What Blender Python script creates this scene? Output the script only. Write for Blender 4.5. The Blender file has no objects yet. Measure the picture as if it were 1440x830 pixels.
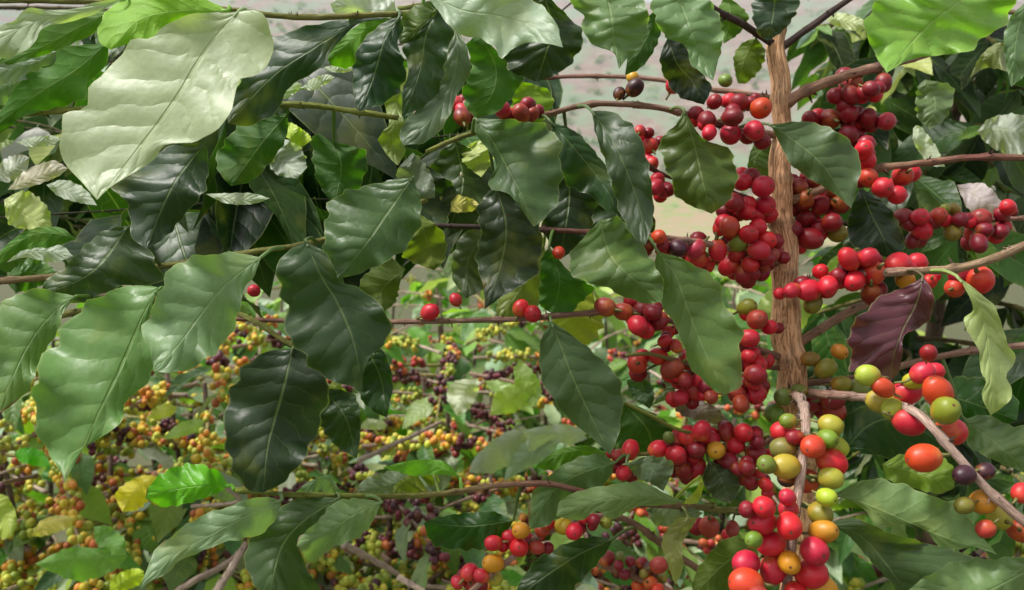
import bpy, math, random
import numpy as np
from mathutils import Vector, Matrix, Quaternion

# ------------------------------------------------------------------ camera, sky, sun, exposure
SC = bpy.context.scene
COL = SC.collection
F = 1130.0                       # focal length in photo pixels (photo 1440 x 830)
CX, CY = 720.0, 415.0
CAMH, PITCH = 1.6, math.radians(8)
cam = bpy.data.cameras.new('camera')
cam.sensor_width = 36.0
cam.lens = 36.0 * F / 1440.0
cam.clip_start, cam.clip_end = 0.02, 5000
cam.dof.use_dof = True
cam.dof.focus_distance = 0.50
cam.dof.aperture_fstop = 12
camo = bpy.data.objects.new('camera', cam)
camo.location = (0, 0, CAMH)
camo.rotation_euler = (math.radians(90) - PITCH, 0, 0)
COL.objects.link(camo)
SC.camera = camo

SUN_EL, SUN_AZ = math.radians(60), math.radians(265)     # azimuth clockwise from +Y
world = bpy.data.worlds.new('World')
SC.world = world
world.use_nodes = True
wn = world.node_tree
for n in list(wn.nodes): wn.nodes.remove(n)
sky = wn.nodes.new('ShaderNodeTexSky'); sky.sky_type = 'NISHITA'; sky.sun_disc = False
sky.sun_elevation, sky.sun_rotation = SUN_EL, SUN_AZ
sky.air_density, sky.dust_density, sky.ozone_density = 1.0, 3.0, 1.0
hs = wn.nodes.new('ShaderNodeHueSaturation'); hs.inputs['Saturation'].default_value = 0.08
bg = wn.nodes.new('ShaderNodeBackground'); bg.inputs['Strength'].default_value = 0.115
wo = wn.nodes.new('ShaderNodeOutputWorld')
wn.links.new(sky.outputs[0], hs.inputs['Color']); wn.links.new(hs.outputs[0], bg.inputs['Color'])
wn.links.new(bg.outputs[0], wo.inputs['Surface'])
sl = bpy.data.lights.new('sun', 'SUN')
sl.energy, sl.angle, sl.color = 2.8, math.radians(12), (1.0, 0.96, 0.9)
so = bpy.data.objects.new('sun', sl)
sd = Vector((math.sin(SUN_AZ) * math.cos(SUN_EL), math.cos(SUN_AZ) * math.cos(SUN_EL), math.sin(SUN_EL)))
so.rotation_euler = (-sd).to_track_quat('-Z', 'Y').to_euler()
so.location = sd * 20
COL.objects.link(so)
SC.view_settings.view_transform = 'Standard'
SC.view_settings.look = 'None'
SC.view_settings.gamma = 1
SC.view_settings.use_curve_mapping = False
SC.view_settings.exposure = 0.9
SC.cycles.max_bounces = 6
SC.cycles.transmission_bounces = 6
SC.cycles.transparent_max_bounces = 4

rnd = random.Random(7)
nrs = np.random.RandomState(11)
cp, sp = math.cos(PITCH), math.sin(PITCH)
FWD = Vector((0, cp, -sp)); UPV = Vector((0, sp, cp)); RGT = Vector((1, 0, 0))
CAM = Vector((0, 0, CAMH))

def P(x, y, d):
    """photo pixel and depth along the view axis -> world point"""
    return CAM + FWD * d + RGT * ((x - CX) / F * d) - UPV * ((y - CY) / F * d)

def Parr(xy, d):
    x = (xy[:, 0] - CX) / F * d; y = (xy[:, 1] - CY) / F * d
    return np.stack([x, cp * d - sp * y, CAMH - sp * d - cp * y], 1)

def proj(p):
    v = Vector(p) - CAM
    d = v.dot(FWD)
    if d < 0.05: return (-9999, -9999, d)
    return (CX + v.dot(RGT) / d * F, CY - v.dot(UPV) / d * F, d)

# ------------------------------------------------------------------ node helpers and materials
def new_mat(name):
    m = bpy.data.materials.new(name); m.use_nodes = True
    nt = m.node_tree
    for n in list(nt.nodes): nt.nodes.remove(n)
    return m, nt

class NB:
    def __init__(s, nt): s.nt = nt
    def n(s, t, **kw):
        o = s.nt.nodes.new(t)
        for k, v in kw.items(): setattr(o, k, v)
        return o
    def put(s, sock, v):
        if v is None: return
        if isinstance(v, bpy.types.NodeSocket): s.nt.links.new(v, sock)
        else: sock.default_value = v
    def m(s, op, a, b=None, c=None, clamp=False):
        o = s.n('ShaderNodeMath', operation=op); o.use_clamp = clamp
        s.put(o.inputs[0], a); s.put(o.inputs[1], b); s.put(o.inputs[2], c)
        return o.outputs[0]
    def mix(s, f, a, b, blend='MIX'):
        o = s.n('ShaderNodeMix', data_type='RGBA', blend_type=blend)
        s.put(o.inputs[0], f); s.put(o.inputs[6], a); s.put(o.inputs[7], b)
        return o.outputs[2]
    def noise(s, vec, scale, detail=3, rough=.55):
        o = s.n('ShaderNodeTexNoise'); s.put(o.inputs['Vector'], vec)
        o.inputs['Scale'].default_value = scale; o.inputs['Detail'].default_value = detail
        o.inputs['Roughness'].default_value = rough
        return o.outputs['Fac']
    def ramp(s, f, lo, hi):
        o = s.n('ShaderNodeMapRange'); o.interpolation_type = 'SMOOTHSTEP'
        s.put(o.inputs[0], f); o.inputs[1].default_value = lo; o.inputs[2].default_value = hi
        return o.outputs[0]

def leaf_material(name, attr=False, ks=1.0):
    m, nt = new_mat(name); b = NB(nt)
    oi = b.n('ShaderNodeObjectInfo'); tc = b.n('ShaderNodeTexCoord'); geo = b.n('ShaderNodeNewGeometry')
    if attr:
        at = b.n('ShaderNodeAttribute'); at.attribute_name = 'col'; C = at.outputs['Color']
    else: C = oi.outputs['Color']
    sep = b.n('ShaderNodeSeparateXYZ'); nt.links.new(tc.outputs['UV'], sep.inputs[0])
    U, V = sep.outputs[0], sep.outputs[1]
    au = b.m('ABSOLUTE', b.m('SUBTRACT', b.m('MULTIPLY', U, 2.0), 1.0))
    # midrib and side veins
    midw = b.m('SUBTRACT', .045, b.m('MULTIPLY', V, .03))
    mid = b.m('SUBTRACT', 1.0, b.ramp(b.m('DIVIDE', au, midw), .55, 1.3))
    wob = b.m('MULTIPLY', b.m('SUBTRACT', b.noise(tc.outputs['UV'], 3.2, 3), .5), .16)
    s = b.m('MULTIPLY', b.m('ADD', b.m('SUBTRACT', V, b.m('MULTIPLY', au, .17)), wob), 8.5)
    tri = b.m('MULTIPLY', b.m('ABSOLUTE', b.m('SUBTRACT', b.m('FRACT', s), .5)), 2.0)
    vein = b.m('MULTIPLY', b.ramp(tri, .86, 1.0), b.m('SUBTRACT', 1.0, b.ramp(au, .7, .98)))
    vm = b.m('MAXIMUM', b.m('MULTIPLY', mid, .85), b.m('MULTIPLY', vein, .22))
    # mottling, unevenness
    off = b.n('ShaderNodeVectorMath', operation='ADD')
    nt.links.new(tc.outputs['Object'], off.inputs[0])
    cmb = b.n('ShaderNodeCombineXYZ'); nt.links.new(oi.outputs['Random'], cmb.inputs[0]); nt.links.new(oi.outputs['Random'], cmb.inputs[2])
    sc = b.n('ShaderNodeVectorMath', operation='SCALE'); nt.links.new(cmb.outputs[0], sc.inputs[0]); sc.inputs['Scale'].default_value = 7.0
    nt.links.new(sc.outputs[0], off.inputs[1])
    big = b.noise(off.outputs[0], 28.0 * ks, 3); fine = b.noise(off.outputs[0], 420.0 * ks, 2)
    val = b.m('ADD', .62, b.m('ADD', b.m('MULTIPLY', big, .5), b.m('MULTIPLY', fine, .26)))
    hsv = b.n('ShaderNodeHueSaturation'); nt.links.new(C, hsv.inputs['Color']); nt.links.new(val, hsv.inputs['Value'])
    b.put(hsv.inputs['Hue'], b.m('ADD', .49, b.m('MULTIPLY', oi.outputs['Random'], .02)))
    yel = b.mix(b.m('MULTIPLY', b.ramp(big, .56, .72), .22), hsv.outputs[0], (.30, .30, .05, 1))
    veinc = b.mix(.45, yel, (.40, .52, .20, 1))
    base = b.mix(b.m('MULTIPLY', vm, .55), yel, veinc)
    # brown pinprick blemishes
    spot = b.m('MULTIPLY', b.ramp(b.noise(off.outputs[0], 130.0 * ks, 1), .79, .81), .7)
    base = b.mix(spot, base, (.09, .045, .015, 1))
    nec = b.m('ADD', b.m('MULTIPLY', V, .55), b.m('ADD', b.m('MULTIPLY', au, .33), b.m('MULTIPLY', big, .75)))
    nec = b.m('MULTIPLY', b.ramp(nec, 1.20, 1.27), b.ramp(oi.outputs['Random'], .45, .6))
    base = b.mix(b.m('MULTIPLY', nec, .85), base, (.16, .085, .03, 1))
    edge = b.ramp(au, .955, .995)
    base = b.mix(b.m('MULTIPLY', edge, .45), base, b.mix(.5, base, (.5, .55, .22, 1)))
    tr_c = b.mix(1.0, base, (1.9, 2.3, .55, 1), 'MULTIPLY')
    tr_c = b.mix(b.m('MULTIPLY', vm, .5), tr_c, b.mix(.4, tr_c, (.1, .2, .02, 1)))
    # relief: sunken veins, puckered blade, fine grain
    h = b.m('ADD', b.m('MULTIPLY', b.m('POWER', tri, 2.2), -.34), b.m('MULTIPLY', mid, -.5))
    h = b.m('ADD', h, b.m('MULTIPLY', big, 1.5)); h = b.m('ADD', h, b.m('MULTIPLY', fine, .10))
    bump = b.n('ShaderNodeBump'); bump.inputs['Strength'].default_value = .5; bump.inputs['Distance'].default_value = .0024
    nt.links.new(h, bump.inputs['Height'])
    pr = b.n('ShaderNodeBsdfPrincipled')
    nt.links.new(base, pr.inputs['Base Color']); nt.links.new(bump.outputs[0], pr.inputs['Normal'])
    rough = b.m('ADD', .31, b.m('ADD', b.m('MULTIPLY', big, .26), b.m('MULTIPLY', geo.outputs['Backfacing'], .25)))
    nt.links.new(rough, pr.inputs['Roughness']); pr.inputs['Specular IOR Level'].default_value = .42
    trn = b.n('ShaderNodeBsdfTranslucent'); nt.links.new(tr_c, trn.inputs['Color'])
    mx = b.n('ShaderNodeMixShader'); mx.inputs[0].default_value = .30
    nt.links.new(pr.outputs[0], mx.inputs[1]); nt.links.new(trn.outputs[0], mx.inputs[2])
    out = b.n('ShaderNodeOutputMaterial'); nt.links.new(mx.outputs[0], out.inputs[0])
    return m

def cherry_material(name, attr=False):
    m, nt = new_mat(name); b = NB(nt)
    oi = b.n('ShaderNodeObjectInfo'); tc = b.n('ShaderNodeTexCoord')
    if attr:
        at = b.n('ShaderNodeAttribute'); at.attribute_name = 'col'; C = at.outputs['Color']
        base = C; n1 = b.noise(tc.outputs['Object'], 90, 2)
        val = b.m('ADD', .7, b.m('MULTIPLY', n1, .6))
        hsv = b.n('ShaderNodeHueSaturation'); nt.links.new(base, hsv.inputs['Color']); nt.links.new(val, hsv.inputs['Value']); base = hsv.outputs[0]
    else:
        C = oi.outputs['Color']
        sep = b.n('ShaderNodeSeparateXYZ'); nt.links.new(tc.outputs['Object'], sep.inputs[0])
        sh = b.n('ShaderNodeVectorMath', operation='ADD'); nt.links.new(tc.outputs['Object'], sh.inputs[0])
        cmb = b.n('ShaderNodeCombineXYZ'); b.put(cmb.inputs[0], b.m('MULTIPLY', oi.outputs['Random'], 31.0)); nt.links.new(cmb.outputs[0], sh.inputs[1])
        n1 = b.noise(sh.outputs[0], 1.1, 2); n2 = b.noise(sh.outputs[0], 9.0, 3)
        # stem end ripens last
        f = b.m('ADD', b.m('MULTIPLY', sep.outputs[2], -.45), b.m('MULTIPLY', n1, 1.5))
        f = b.m('MULTIPLY', b.ramp(f, .72, 1.35), b.m('ADD', .15, b.m('MULTIPLY', oi.outputs['Random'], .85)))
        base = b.mix(f, C, b.mix(.55, C, (.58, .20, .02, 1)))
        val = b.m('ADD', .74, b.m('ADD', b.m('MULTIPLY', n1, .28), b.m('MULTIPLY', n2, .22)))
        hsv = b.n('ShaderNodeHueSaturation'); nt.links.new(base, hsv.inputs['Color']); nt.links.new(val, hsv.inputs['Value'])
        base = hsv.outputs[0]
        base = b.mix(b.m('MULTIPLY', b.ramp(b.noise(sh.outputs[0], 7.5, 1), .70, .76), .55), base, (.07, .03, .015, 1))
    pr = b.n('ShaderNodeBsdfPrincipled'); nt.links.new(base, pr.inputs['Base Color'])
    b.put(pr.inputs['Roughness'], b.m('ADD', .30, b.m('MULTIPLY', n1, .24)))
    pr.inputs['Specular IOR Level'].default_value = .45
    bump = b.n('ShaderNodeBump'); bump.inputs['Strength'].default_value = .12; bump.inputs['Distance'].default_value = .0015 if attr else .0012
    nt.links.new(n1 if attr else n2, bump.inputs['Height']); nt.links.new(bump.outputs[0], pr.inputs['Normal'])
    out = b.n('ShaderNodeOutputMaterial'); nt.links.new(pr.outputs[0], out.inputs[0])
    return m

def plain_material(name, col, rough=.7, var=.3, scale=300):
    m, nt = new_mat(name); b = NB(nt)
    tc = b.n('ShaderNodeTexCoord'); n1 = b.noise(tc.outputs['Object'], scale, 3)
    c = b.mix(n1, tuple(x * (1 - var) for x in col) + (1,), tuple(min(1, x * (1 + var)) for x in col) + (1,))
    pr = b.n('ShaderNodeBsdfPrincipled'); nt.links.new(c, pr.inputs['Base Color']); pr.inputs['Roughness'].default_value = rough
    out = b.n('ShaderNodeOutputMaterial'); nt.links.new(pr.outputs[0], out.inputs[0])
    return m

def bark_material(name, dk=(.42, .32, .25, 1), bd=.0015):
    """colour comes from the vertex colour 'col'; streaks run along the stem (uv v = length in metres)"""
    m, nt = new_mat(name); b = NB(nt)
    at = b.n('ShaderNodeAttribute'); at.attribute_name = 'col'; tc = b.n('ShaderNodeTexCoord')
    mp = b.n('ShaderNodeMapping'); mp.inputs['Scale'].default_value = (20, 24, 1); nt.links.new(tc.outputs['UV'], mp.inputs[0])
    st = b.noise(mp.outputs[0], 1.0, 4, .65)
    mp2 = b.n('ShaderNodeMapping'); mp2.inputs['Scale'].default_value = (52, 70, 1); nt.links.new(tc.outputs['UV'], mp2.inputs[0])
    st2 = b.noise(mp2.outputs[0], 1.0, 3, .6)
    blot = b.noise(tc.outputs['Object'], 60, 3)
    mp3 = b.n('ShaderNodeMapping'); mp3.inputs['Scale'].default_value = (19, 30, 1); mp3.inputs['Rotation'].default_value = (0, 0, .05); nt.links.new(tc.outputs['UV'], mp3.inputs[0])
    fis = b.ramp(b.m('ABSOLUTE', b.m('SUBTRACT', b.noise(mp3.outputs[0], 1.3, 5, .7), .5)), .0, .045)
    hgt = b.m('ADD', b.m('ADD', st, b.m('MULTIPLY', st2, .5)), b.m('MULTIPLY', b.m('SUBTRACT', fis, 1.0), .28))
    dark = b.mix(1.0, at.outputs['Color'], dk, 'MULTIPLY')
    c = b.mix(b.ramp(hgt, .36, .80), dark, at.outputs['Color'])
    c = b.mix(b.m('MULTIPLY', b.ramp(blot, .55, .72), .35), c, b.mix(.5, at.outputs['Color'], (.5, .42, .34, 1)))
    c = b.mix(b.m('MULTIPLY', b.ramp(blot, .45, .30), .4), c, dark)
    bump = b.n('ShaderNodeBump'); bump.inputs['Strength'].default_value = 1.0; bump.inputs['Distance'].default_value = bd
    nt.links.new(hgt, bump.inputs['Height'])
    pr = b.n('ShaderNodeBsdfPrincipled'); nt.links.new(c, pr.inputs['Base Color']); nt.links.new(bump.outputs[0], pr.inputs['Normal'])
    pr.inputs['Roughness'].default_value = .68; pr.inputs['Specular IOR Level'].default_value = .3
    out = b.n('ShaderNodeOutputMaterial'); nt.links.new(pr.outputs[0], out.inputs[0])
    return m

M_LEAF = leaf_material('coffee_leaf'); M_LEAFV = leaf_material('small_leaf', True); M_LEAFU = leaf_material('coffee_leaf_behind', False, .11)
M_CH = cherry_material('cherry_skin'); M_CHV = cherry_material('small_cherry_skin', True)
M_NAVEL = plain_material('cherry_navel', (.13, .045, .025), .8, .4, 40)
M_STALK = plain_material('cherry_stalk', (.16, .15, .04), .6, .4, 40)
M_BARK = bark_material('bark'); M_TWIG = bark_material('twig_bark', (.55, .48, .42, 1), .0014)

# ------------------------------------------------------------------ mesh helpers
def mesh_obj(name, verts, faces, mat, uv=None, vcol=None, smooth=True, mats=None, fmat=None):
    me = bpy.data.meshes.new(name)
    me.from_pydata(verts if isinstance(verts, list) else verts.tolist(), [], faces if isinstance(faces, list) else faces.tolist())
    for mm in (mats or [mat]): me.materials.append(mm)
    if fmat is not None: me.polygons.foreach_set('material_index', fmat)
    if uv is not None:
        l = me.uv_layers.new(name='uv')
        idx = np.empty(len(me.loops), dtype=np.int32); me.loops.foreach_get('vertex_index', idx)
        l.data.foreach_set('uv', np.asarray(uv, dtype=np.float32)[idx].ravel())
    if vcol is not None:
        a = me.color_attributes.new('col', 'FLOAT_COLOR', 'POINT')
        c = np.ones((len(me.vertices), 4), dtype=np.float32); c[:, :3] = np.asarray(vcol, dtype=np.float32)[:, :3]
        a.data.foreach_set('color', c.ravel())
    if smooth: me.polygons.foreach_set('use_smooth', [True] * len(me.polygons))
    me.update()
    o = bpy.data.objects.new(name, me); COL.objects.link(o)
    return o

def under(o, parent):
    o.parent = parent
    o.matrix_parent_inverse = parent.matrix_world.inverted() if parent.type == 'EMPTY' else Matrix.Identity(4)
    return o

def thing(name, loc, label, cat, group=None):
    e = bpy.data.objects.new(name, None); COL.objects.link(e)
    e.location = loc; e.empty_display_size = .05
    e.matrix_world = Matrix.Translation(Vector(loc))
    e['label'] = label; e['category'] = cat
    if group: e['group'] = group
    return e

def spline(pts, n):
    """Catmull-Rom through pts (rows), resampled to n rows at even arc length"""
    p = np.asarray(pts, float)
    if len(p) == 2: p = np.stack([p[0], p.mean(0), p[1]])
    q = np.vstack([2 * p[0] - p[1], p, 2 * p[-1] - p[-2]])
    out = []
    for i in range(1, len(q) - 2):
        a, b_, c, d = q[i - 1], q[i], q[i + 1], q[i + 2]
        for t in np.linspace(0, 1, 10, endpoint=False):
            out.append(.5 * (2 * b_ + (c - a) * t + (2 * a - 5 * b_ + 4 * c - d) * t * t + (3 * b_ - 3 * c + d - a) * t ** 3))
    out.append(q[-2]); out = np.array(out)
    s = np.concatenate([[0], np.cumsum(np.linalg.norm(np.diff(out, axis=0), axis=1))])
    t = np.linspace(0, s[-1], n)
    return np.stack([np.interp(t, s, out[:, k]) for k in range(out.shape[1])], 1)

def tube_arrays(path, radii, ns=8, cap=True, rough=0.0, rng=nrs):
    """path n x 3, radii n -> verts, faces, uv"""
    n = len(path); T = np.gradient(path, axis=0); T /= np.linalg.norm(T, axis=1)[:, None] + 1e-12
    ref = np.array([0, 1., 0]) if abs(T[0][1]) < .9 else np.array([1., 0, 0])
    N = np.cross(T[0], ref); N /= np.linalg.norm(N)
    vs = []; uvs = []; L = 0
    for i in range(n):
        N = N - T[i] * np.dot(N, T[i]); N /= np.linalg.norm(N); B = np.cross(T[i], N)
        if i: L += np.linalg.norm(path[i] - path[i - 1])
        for k in range(ns + 1):
            a = 2 * math.pi * (k % ns) / ns
            vs.append(path[i] + (N * math.cos(a) + B * math.sin(a)) * radii[i] * (1 + (rough * math.sin(k % ns * 2.4 + i * .55) if rough else 0)))
            uvs.append((k / ns, L))
    f = []
    w = ns + 1
    for i in range(n - 1):
        for k in range(ns):
            f.append((i * w + k, i * w + k + 1, (i + 1) * w + k + 1, (i + 1) * w + k))
    if cap:
        f.append(tuple(reversed(range(ns)))); f.append(tuple((n - 1) * w + k for k in range(ns)))
    return vs, f, uvs

class Acc:
    """collects pieces of ONE part"""
    def __init__(s): s.v = []; s.f = []; s.u = []; s.c = []
    def add(s, v, f, u, c):
        o = len(s.v); s.v += [tuple(x) for x in v]; s.f += [tuple(i + o for i in q) for q in f]
        s.u += list(u); s.c += (c if isinstance(c, list) else [c] * len(v))
    def build(s, name, mat): return mesh_obj(name, s.v, s.f, mat, s.u, s.c)

# ------------------------------------------------------------------ branches
class Branch: pass
BR = {}
def branch(key, tree, pts, r, cols, nodes=.034, name='branch', rough=.05, stub=True, ns=9):
    """pts: list of (px, py, depth); r: radius px at start/end (at that depth); cols: list of colours along it"""
    w = np.array([P(*p) for p in pts])
    L = np.sum(np.linalg.norm(np.diff(w, axis=0), axis=1)); n = max(8, int(L / .005))
    path = spline(w, n); t = np.linspace(0, 1, n)
    d = np.array([proj(p)[2] for p in path])
    rad = np.interp(t, [0, 1], r) * d / F
    s = t * L
    ph = rnd.random() * nodes
    nd = np.abs(((s + ph) / nodes) % 1 - .5) * 2
    rad = rad * (1 + .38 * np.clip((nd - .82) / .18, 0, 1)) * (1 + .05 * np.sin(s * 160 + ph * 99))
    jit = nrs.normal(0, 1, (n, 3)); k = np.ones(7) / 7
    jit = np.stack([np.convolve(jit[:, i], k, 'same') for i in range(3)], 1) * rad[:, None] * .22
    jit[:2] = 0
    path = path + jit
    v, f, u = tube_arrays(path, rad, ns, rough=rough)
    cc = np.array(cols, float); ct = np.linspace(0, 1, len(cc))
    col = np.stack([np.interp(t, ct, cc[:, i]) for i in range(3)], 1)
    col = col * (1 - .35 * np.clip((nd - .88) / .12, 0, 1))[:, None]
    A = Acc(); A.add(v, f, u, [tuple(col[i // (ns + 1)]) for i in range(len(v))])
    if stub:                                          # dry bracts at the nodes
        pk = [i for i in range(2, n - 2) if nd[i] > nd[i - 1] and nd[i] >= nd[i + 1]]
        for i in pk:
            tan = Vector(path[i + 1] - path[i - 1]).normalized()
            for q in range(rnd.randint(2, 5)):
                o = tan.orthogonal().normalized(); o.rotate(Quaternion(tan, rnd.uniform(0, 6.28)))
                o = (o + tan * rnd.uniform(-.4, .6)).normalized()
                b0 = Vector(path[i]) + tan * rnd.uniform(-.002, .002)
                ln = rad[i] * rnd.uniform(1.3, 2.2)
                p = np.array([b0, b0 + o * ln * .6, b0 + o * ln + Vector((0, 0, rnd.uniform(-.001, .001)))])
                vv, ff, uu = tube_arrays(p, np.array([.3, .22, .08]) * rad[i], 4)
                A.add(vv, ff, uu, tuple(col[i] * rnd.uniform(.35, .95)))
    o = A.build(name, M_TWIG); under(o, tree)
    B = Branch(); B.o = o; B.path = path; B.rad = rad; B.tree = tree; B.key = key
    BR[key] = B
    return B

def nearest(p, keys=None, tree=None):
    best = None; p = np.array(p)
    for k, B in BR.items():
        if keys and k not in keys: continue
        if tree and B.tree is not tree: continue
        dd = np.linalg.norm(B.path - p, axis=1); i = int(np.argmin(dd))
        if best is None or dd[i] < best[0]: best = (dd[i], B, i)
    return best

# ------------------------------------------------------------------ leaves
TILE = 2.7675
NT, NU = 40, 7
def prof(t):
    return np.interp(t, [0, .04, .12, .25, .4, .55, .7, .82, .9, .95, 1], [.015, .14, .46, .82, .99, .97, .78, .5, .26, .11, .0])

def leaf_grid(mid, e1, e2, dep, wave, seed):
    """mid, e1, e2 and dep sampled at NT rows -> vertices in pixel + depth space"""
    rs = np.random.RandomState(seed)
    t = np.linspace(0, 1, NT)
    u = np.linspace(-1, 1, 2 * NU + 1)
    ph = rs.uniform(0, 6.28, 6); f1, f2 = rs.uniform(1.7, 3.1), rs.uniform(4.2, 6.4)
    XY = []; D = []; UV = []
    for i in range(NT):
        for uu in u:
            a = abs(uu); e = e1[i] if uu < 0 else e2[i]
            xy = mid[i] * (1 - a) + e * a
            s = (t[i] - .17 * a) * 8.5
            tri = abs(s % 1 - .5) * 2
            wmm = np.linalg.norm(e - mid[i]) * dep[i] / F
            puck = (tri ** 2 - .3) * .0011 * wave * min(1, wmm / .02) * (1 - a ** 4) * (1 if a > .05 else .3)
            wv = wave * .0068 * a ** 2.2 * min(1, wmm / .02) * (math.sin(6.28 * f1 * t[i] + ph[0 if uu < 0 else 1]) + .5 * math.sin(6.28 * f2 * t[i] + ph[2 if uu < 0 else 3]))
            wv += wave * .0035 * min(1, wmm / .015) * uu * math.sin(6.28 * 1.1 * t[i] + ph[4]) + wave * .003 * math.sin(6.28 * 1.6 * t[i] + ph[5]) * min(1, 6 * t[i])
            D.append(dep[i] + puck + wv); XY.append(xy); UV.append((.5 + uu * .5, t[i]))
    return np.array(XY), np.array(D), UV

LF_FACES = []
W_ = 2 * NU + 1
for i in range(NT - 1):
    for k in range(W_ - 1):
        LF_FACES.append((i * W_ + k, i * W_ + k + 1, (i + 1) * W_ + k + 1, (i + 1) * W_ + k))
LF_FLIP = [tuple(reversed(q)) for q in LF_FACES]
LEAFN = [0]
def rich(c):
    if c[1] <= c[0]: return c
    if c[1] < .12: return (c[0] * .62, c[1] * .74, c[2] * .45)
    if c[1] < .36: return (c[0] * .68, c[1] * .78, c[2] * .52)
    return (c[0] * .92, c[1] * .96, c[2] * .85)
def leaf(tile, mid, e1, e2, d, col, tilt=.15, z=(.35, .35), bow=0.0, wave=1.0, top=True, br=None, pet=True, name='leaf', label=None, maxpet=.07, parent=None):
    """traced leaf: tile = (x0, y0) of the zoomed 400 x 300 view the points were read in, or None for photo pixels"""
    LEAFN[0] += 1; seed = LEAFN[0]
    cv = (lambda q: (tile[0] + q[0] / TILE, tile[1] + q[1] / TILE)) if tile is not None else (lambda q: q)
    mid = [cv(q) for q in mid]; e1 = [cv(q) for q in e1]; e2 = [cv(q) for q in e2]
    m = spline(mid, NT); a = spline([mid[0]] + e1 + [mid[-1]], NT); b_ = spline([mid[0]] + e2 + [mid[-1]], NT)
    rr = np.random.RandomState(seed + 500); tt = np.linspace(0, 1, NT)
    for e in (a, b_):                                   # small ripples of the margin
        k = .045 * np.sin(6.28 * rr.uniform(5, 8) * tt + rr.uniform(0, 6)) + .03 * np.sin(6.28 * rr.uniform(9, 13) * tt + rr.uniform(0, 6))
        e += (e - m) * (k * np.minimum(1, wave))[:, None]
    t = np.linspace(0, 1, NT)
    L = np.sum(np.linalg.norm(np.diff(m, axis=0), axis=1)) * d / F
    dm = d - tilt * L * t + bow * np.sin(math.pi * t)
    XY, D, UV = leaf_grid(m, a, b_, dm, wave, seed)
    D = D.reshape(NT, W_)
    for k, uu in enumerate(np.linspace(-1, 1, W_)):
        e = a if uu < 0 else b_
        wpx = np.linalg.norm(e - m, axis=1) * d / F
        D[:, k] += (z[0] if uu < 0 else z[1]) * wpx * abs(uu) ** 1.25
    V = Parr(XY, D.ravel())
    # winding: should the upper face look at the camera?
    q = LF_FACES[(NT // 2) * (W_ - 1) + NU]
    nrm = np.cross(V[q[1]] - V[q[0]], V[q[3]] - V[q[0]])
    facing = np.dot(nrm, np.array(CAM) - V[q[0]]) > 0
    faces = list(LF_FACES if facing == top else LF_FLIP)
    verts = [tuple(x) for x in V]; UV = list(UV)
    base = Vector(V[NU])
    nb = nearest(base, keys=[br] if br else None)
    if pet and nb[0] < maxpet:
        dirv = Vector(V[W_ + NU] - V[NU]).normalized()
        e = Vector(nb[1].path[nb[2]])
        pp = np.array([base + dirv * .004, base, base * .5 + e * .5 + Vector((0, 0, .002)), e])
        pv, pf, pu = tube_arrays(spline(pp, 8), np.linspace(.0009, .0014, 8), 5, cap=False)
        o = len(verts); verts += [tuple(x) for x in pv]; faces += [tuple(i + o for i in f_) for f_ in pf]
        UV += [(.5, .05)] * len(pv)
    ob = mesh_obj(name, verts, faces, M_LEAF, UV)
    col = rich(col); ob.color = (col[0], col[1], col[2], 1)
    under(ob, parent or nb[1].o)
    if label: ob['label'] = label
    return ob

def unit_leaf(name, seed, droop, fold, width, nt=11, nu=3, wave=1.0):
    """unit leaf along +X, upper face +Z, for copies"""
    rs = np.random.RandomState(seed); ph = rs.uniform(0, 6.28, 4)
    v = []; uv = []
    t = np.linspace(0, 1, nt); us = np.linspace(-1, 1, 2 * nu + 1)
    cur = rs.uniform(-.06, .06)
    for i in range(nt):
        w = prof(t[i]) * width
        for uu in us:
            a = abs(uu)
            y = uu * w + cur * math.sin(t[i] * 3.14); x = t[i] * .97 + .02
            zz = -droop * t[i] ** 2 + fold * a * w + .035 * wave * a ** 2 * (w / width) * math.sin(6.28 * 2.4 * t[i] + ph[0 if uu < 0 else 1])
            v.append((x, y, zz)); uv.append((.5 + .5 * uu, t[i]))
    f = []; W = 2 * nu + 1
    for i in range(nt - 1):
        for k in range(W - 1): f.append((i * W + k, (i + 1) * W + k, (i + 1) * W + k + 1, i * W + k + 1))
    pv, pf, pu = tube_arrays(np.array([(-.07, 0, 0), (-.02, 0, .004), (.04, 0, 0)]), np.array([.009, .008, .006]), 4, cap=False)
    o = len(v); v += [tuple(x) for x in pv]; f += [tuple(i + o for i in q) for q in pf]; uv += [(.5, .05)] * len(pv)
    ob = mesh_obj(name, v, f, M_LEAFU, uv); me = ob.data
    bpy.data.objects.remove(ob)
    return me
UNIT = [unit_leaf('leaf', 40 + i, [.12, .3, .5, .2, .05, .38][i % 6], [.35, .15, .5, .0, .6, .25][i % 6], [.21, .24, .2, .26, .18, .23][i % 6]) for i in range(6)]

def put_leaf(p, dirv, nrm, size, col, parent, me=None):
    x = Vector(dirv).normalized(); n = Vector(nrm); zz = (n - x * n.dot(x))
    if zz.length < 1e-4: zz = x.orthogonal()
    zz.normalize(); y = zz.cross(x)
    mt = Matrix((x, y, zz)).transposed().to_4x4()
    ob = bpy.data.objects.new('leaf', me or rnd.choice(UNIT)); COL.objects.link(ob)
    ob.parent = parent
    ob.matrix_basis = Matrix.Translation(Vector(p) + x * .05 * size) @ mt @ Matrix.Diagonal((size, size * rnd.uniform(.88, 1.12), size, 1))
    col = rich(col); ob.color = (col[0], col[1], col[2], 1)
    return ob

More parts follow.
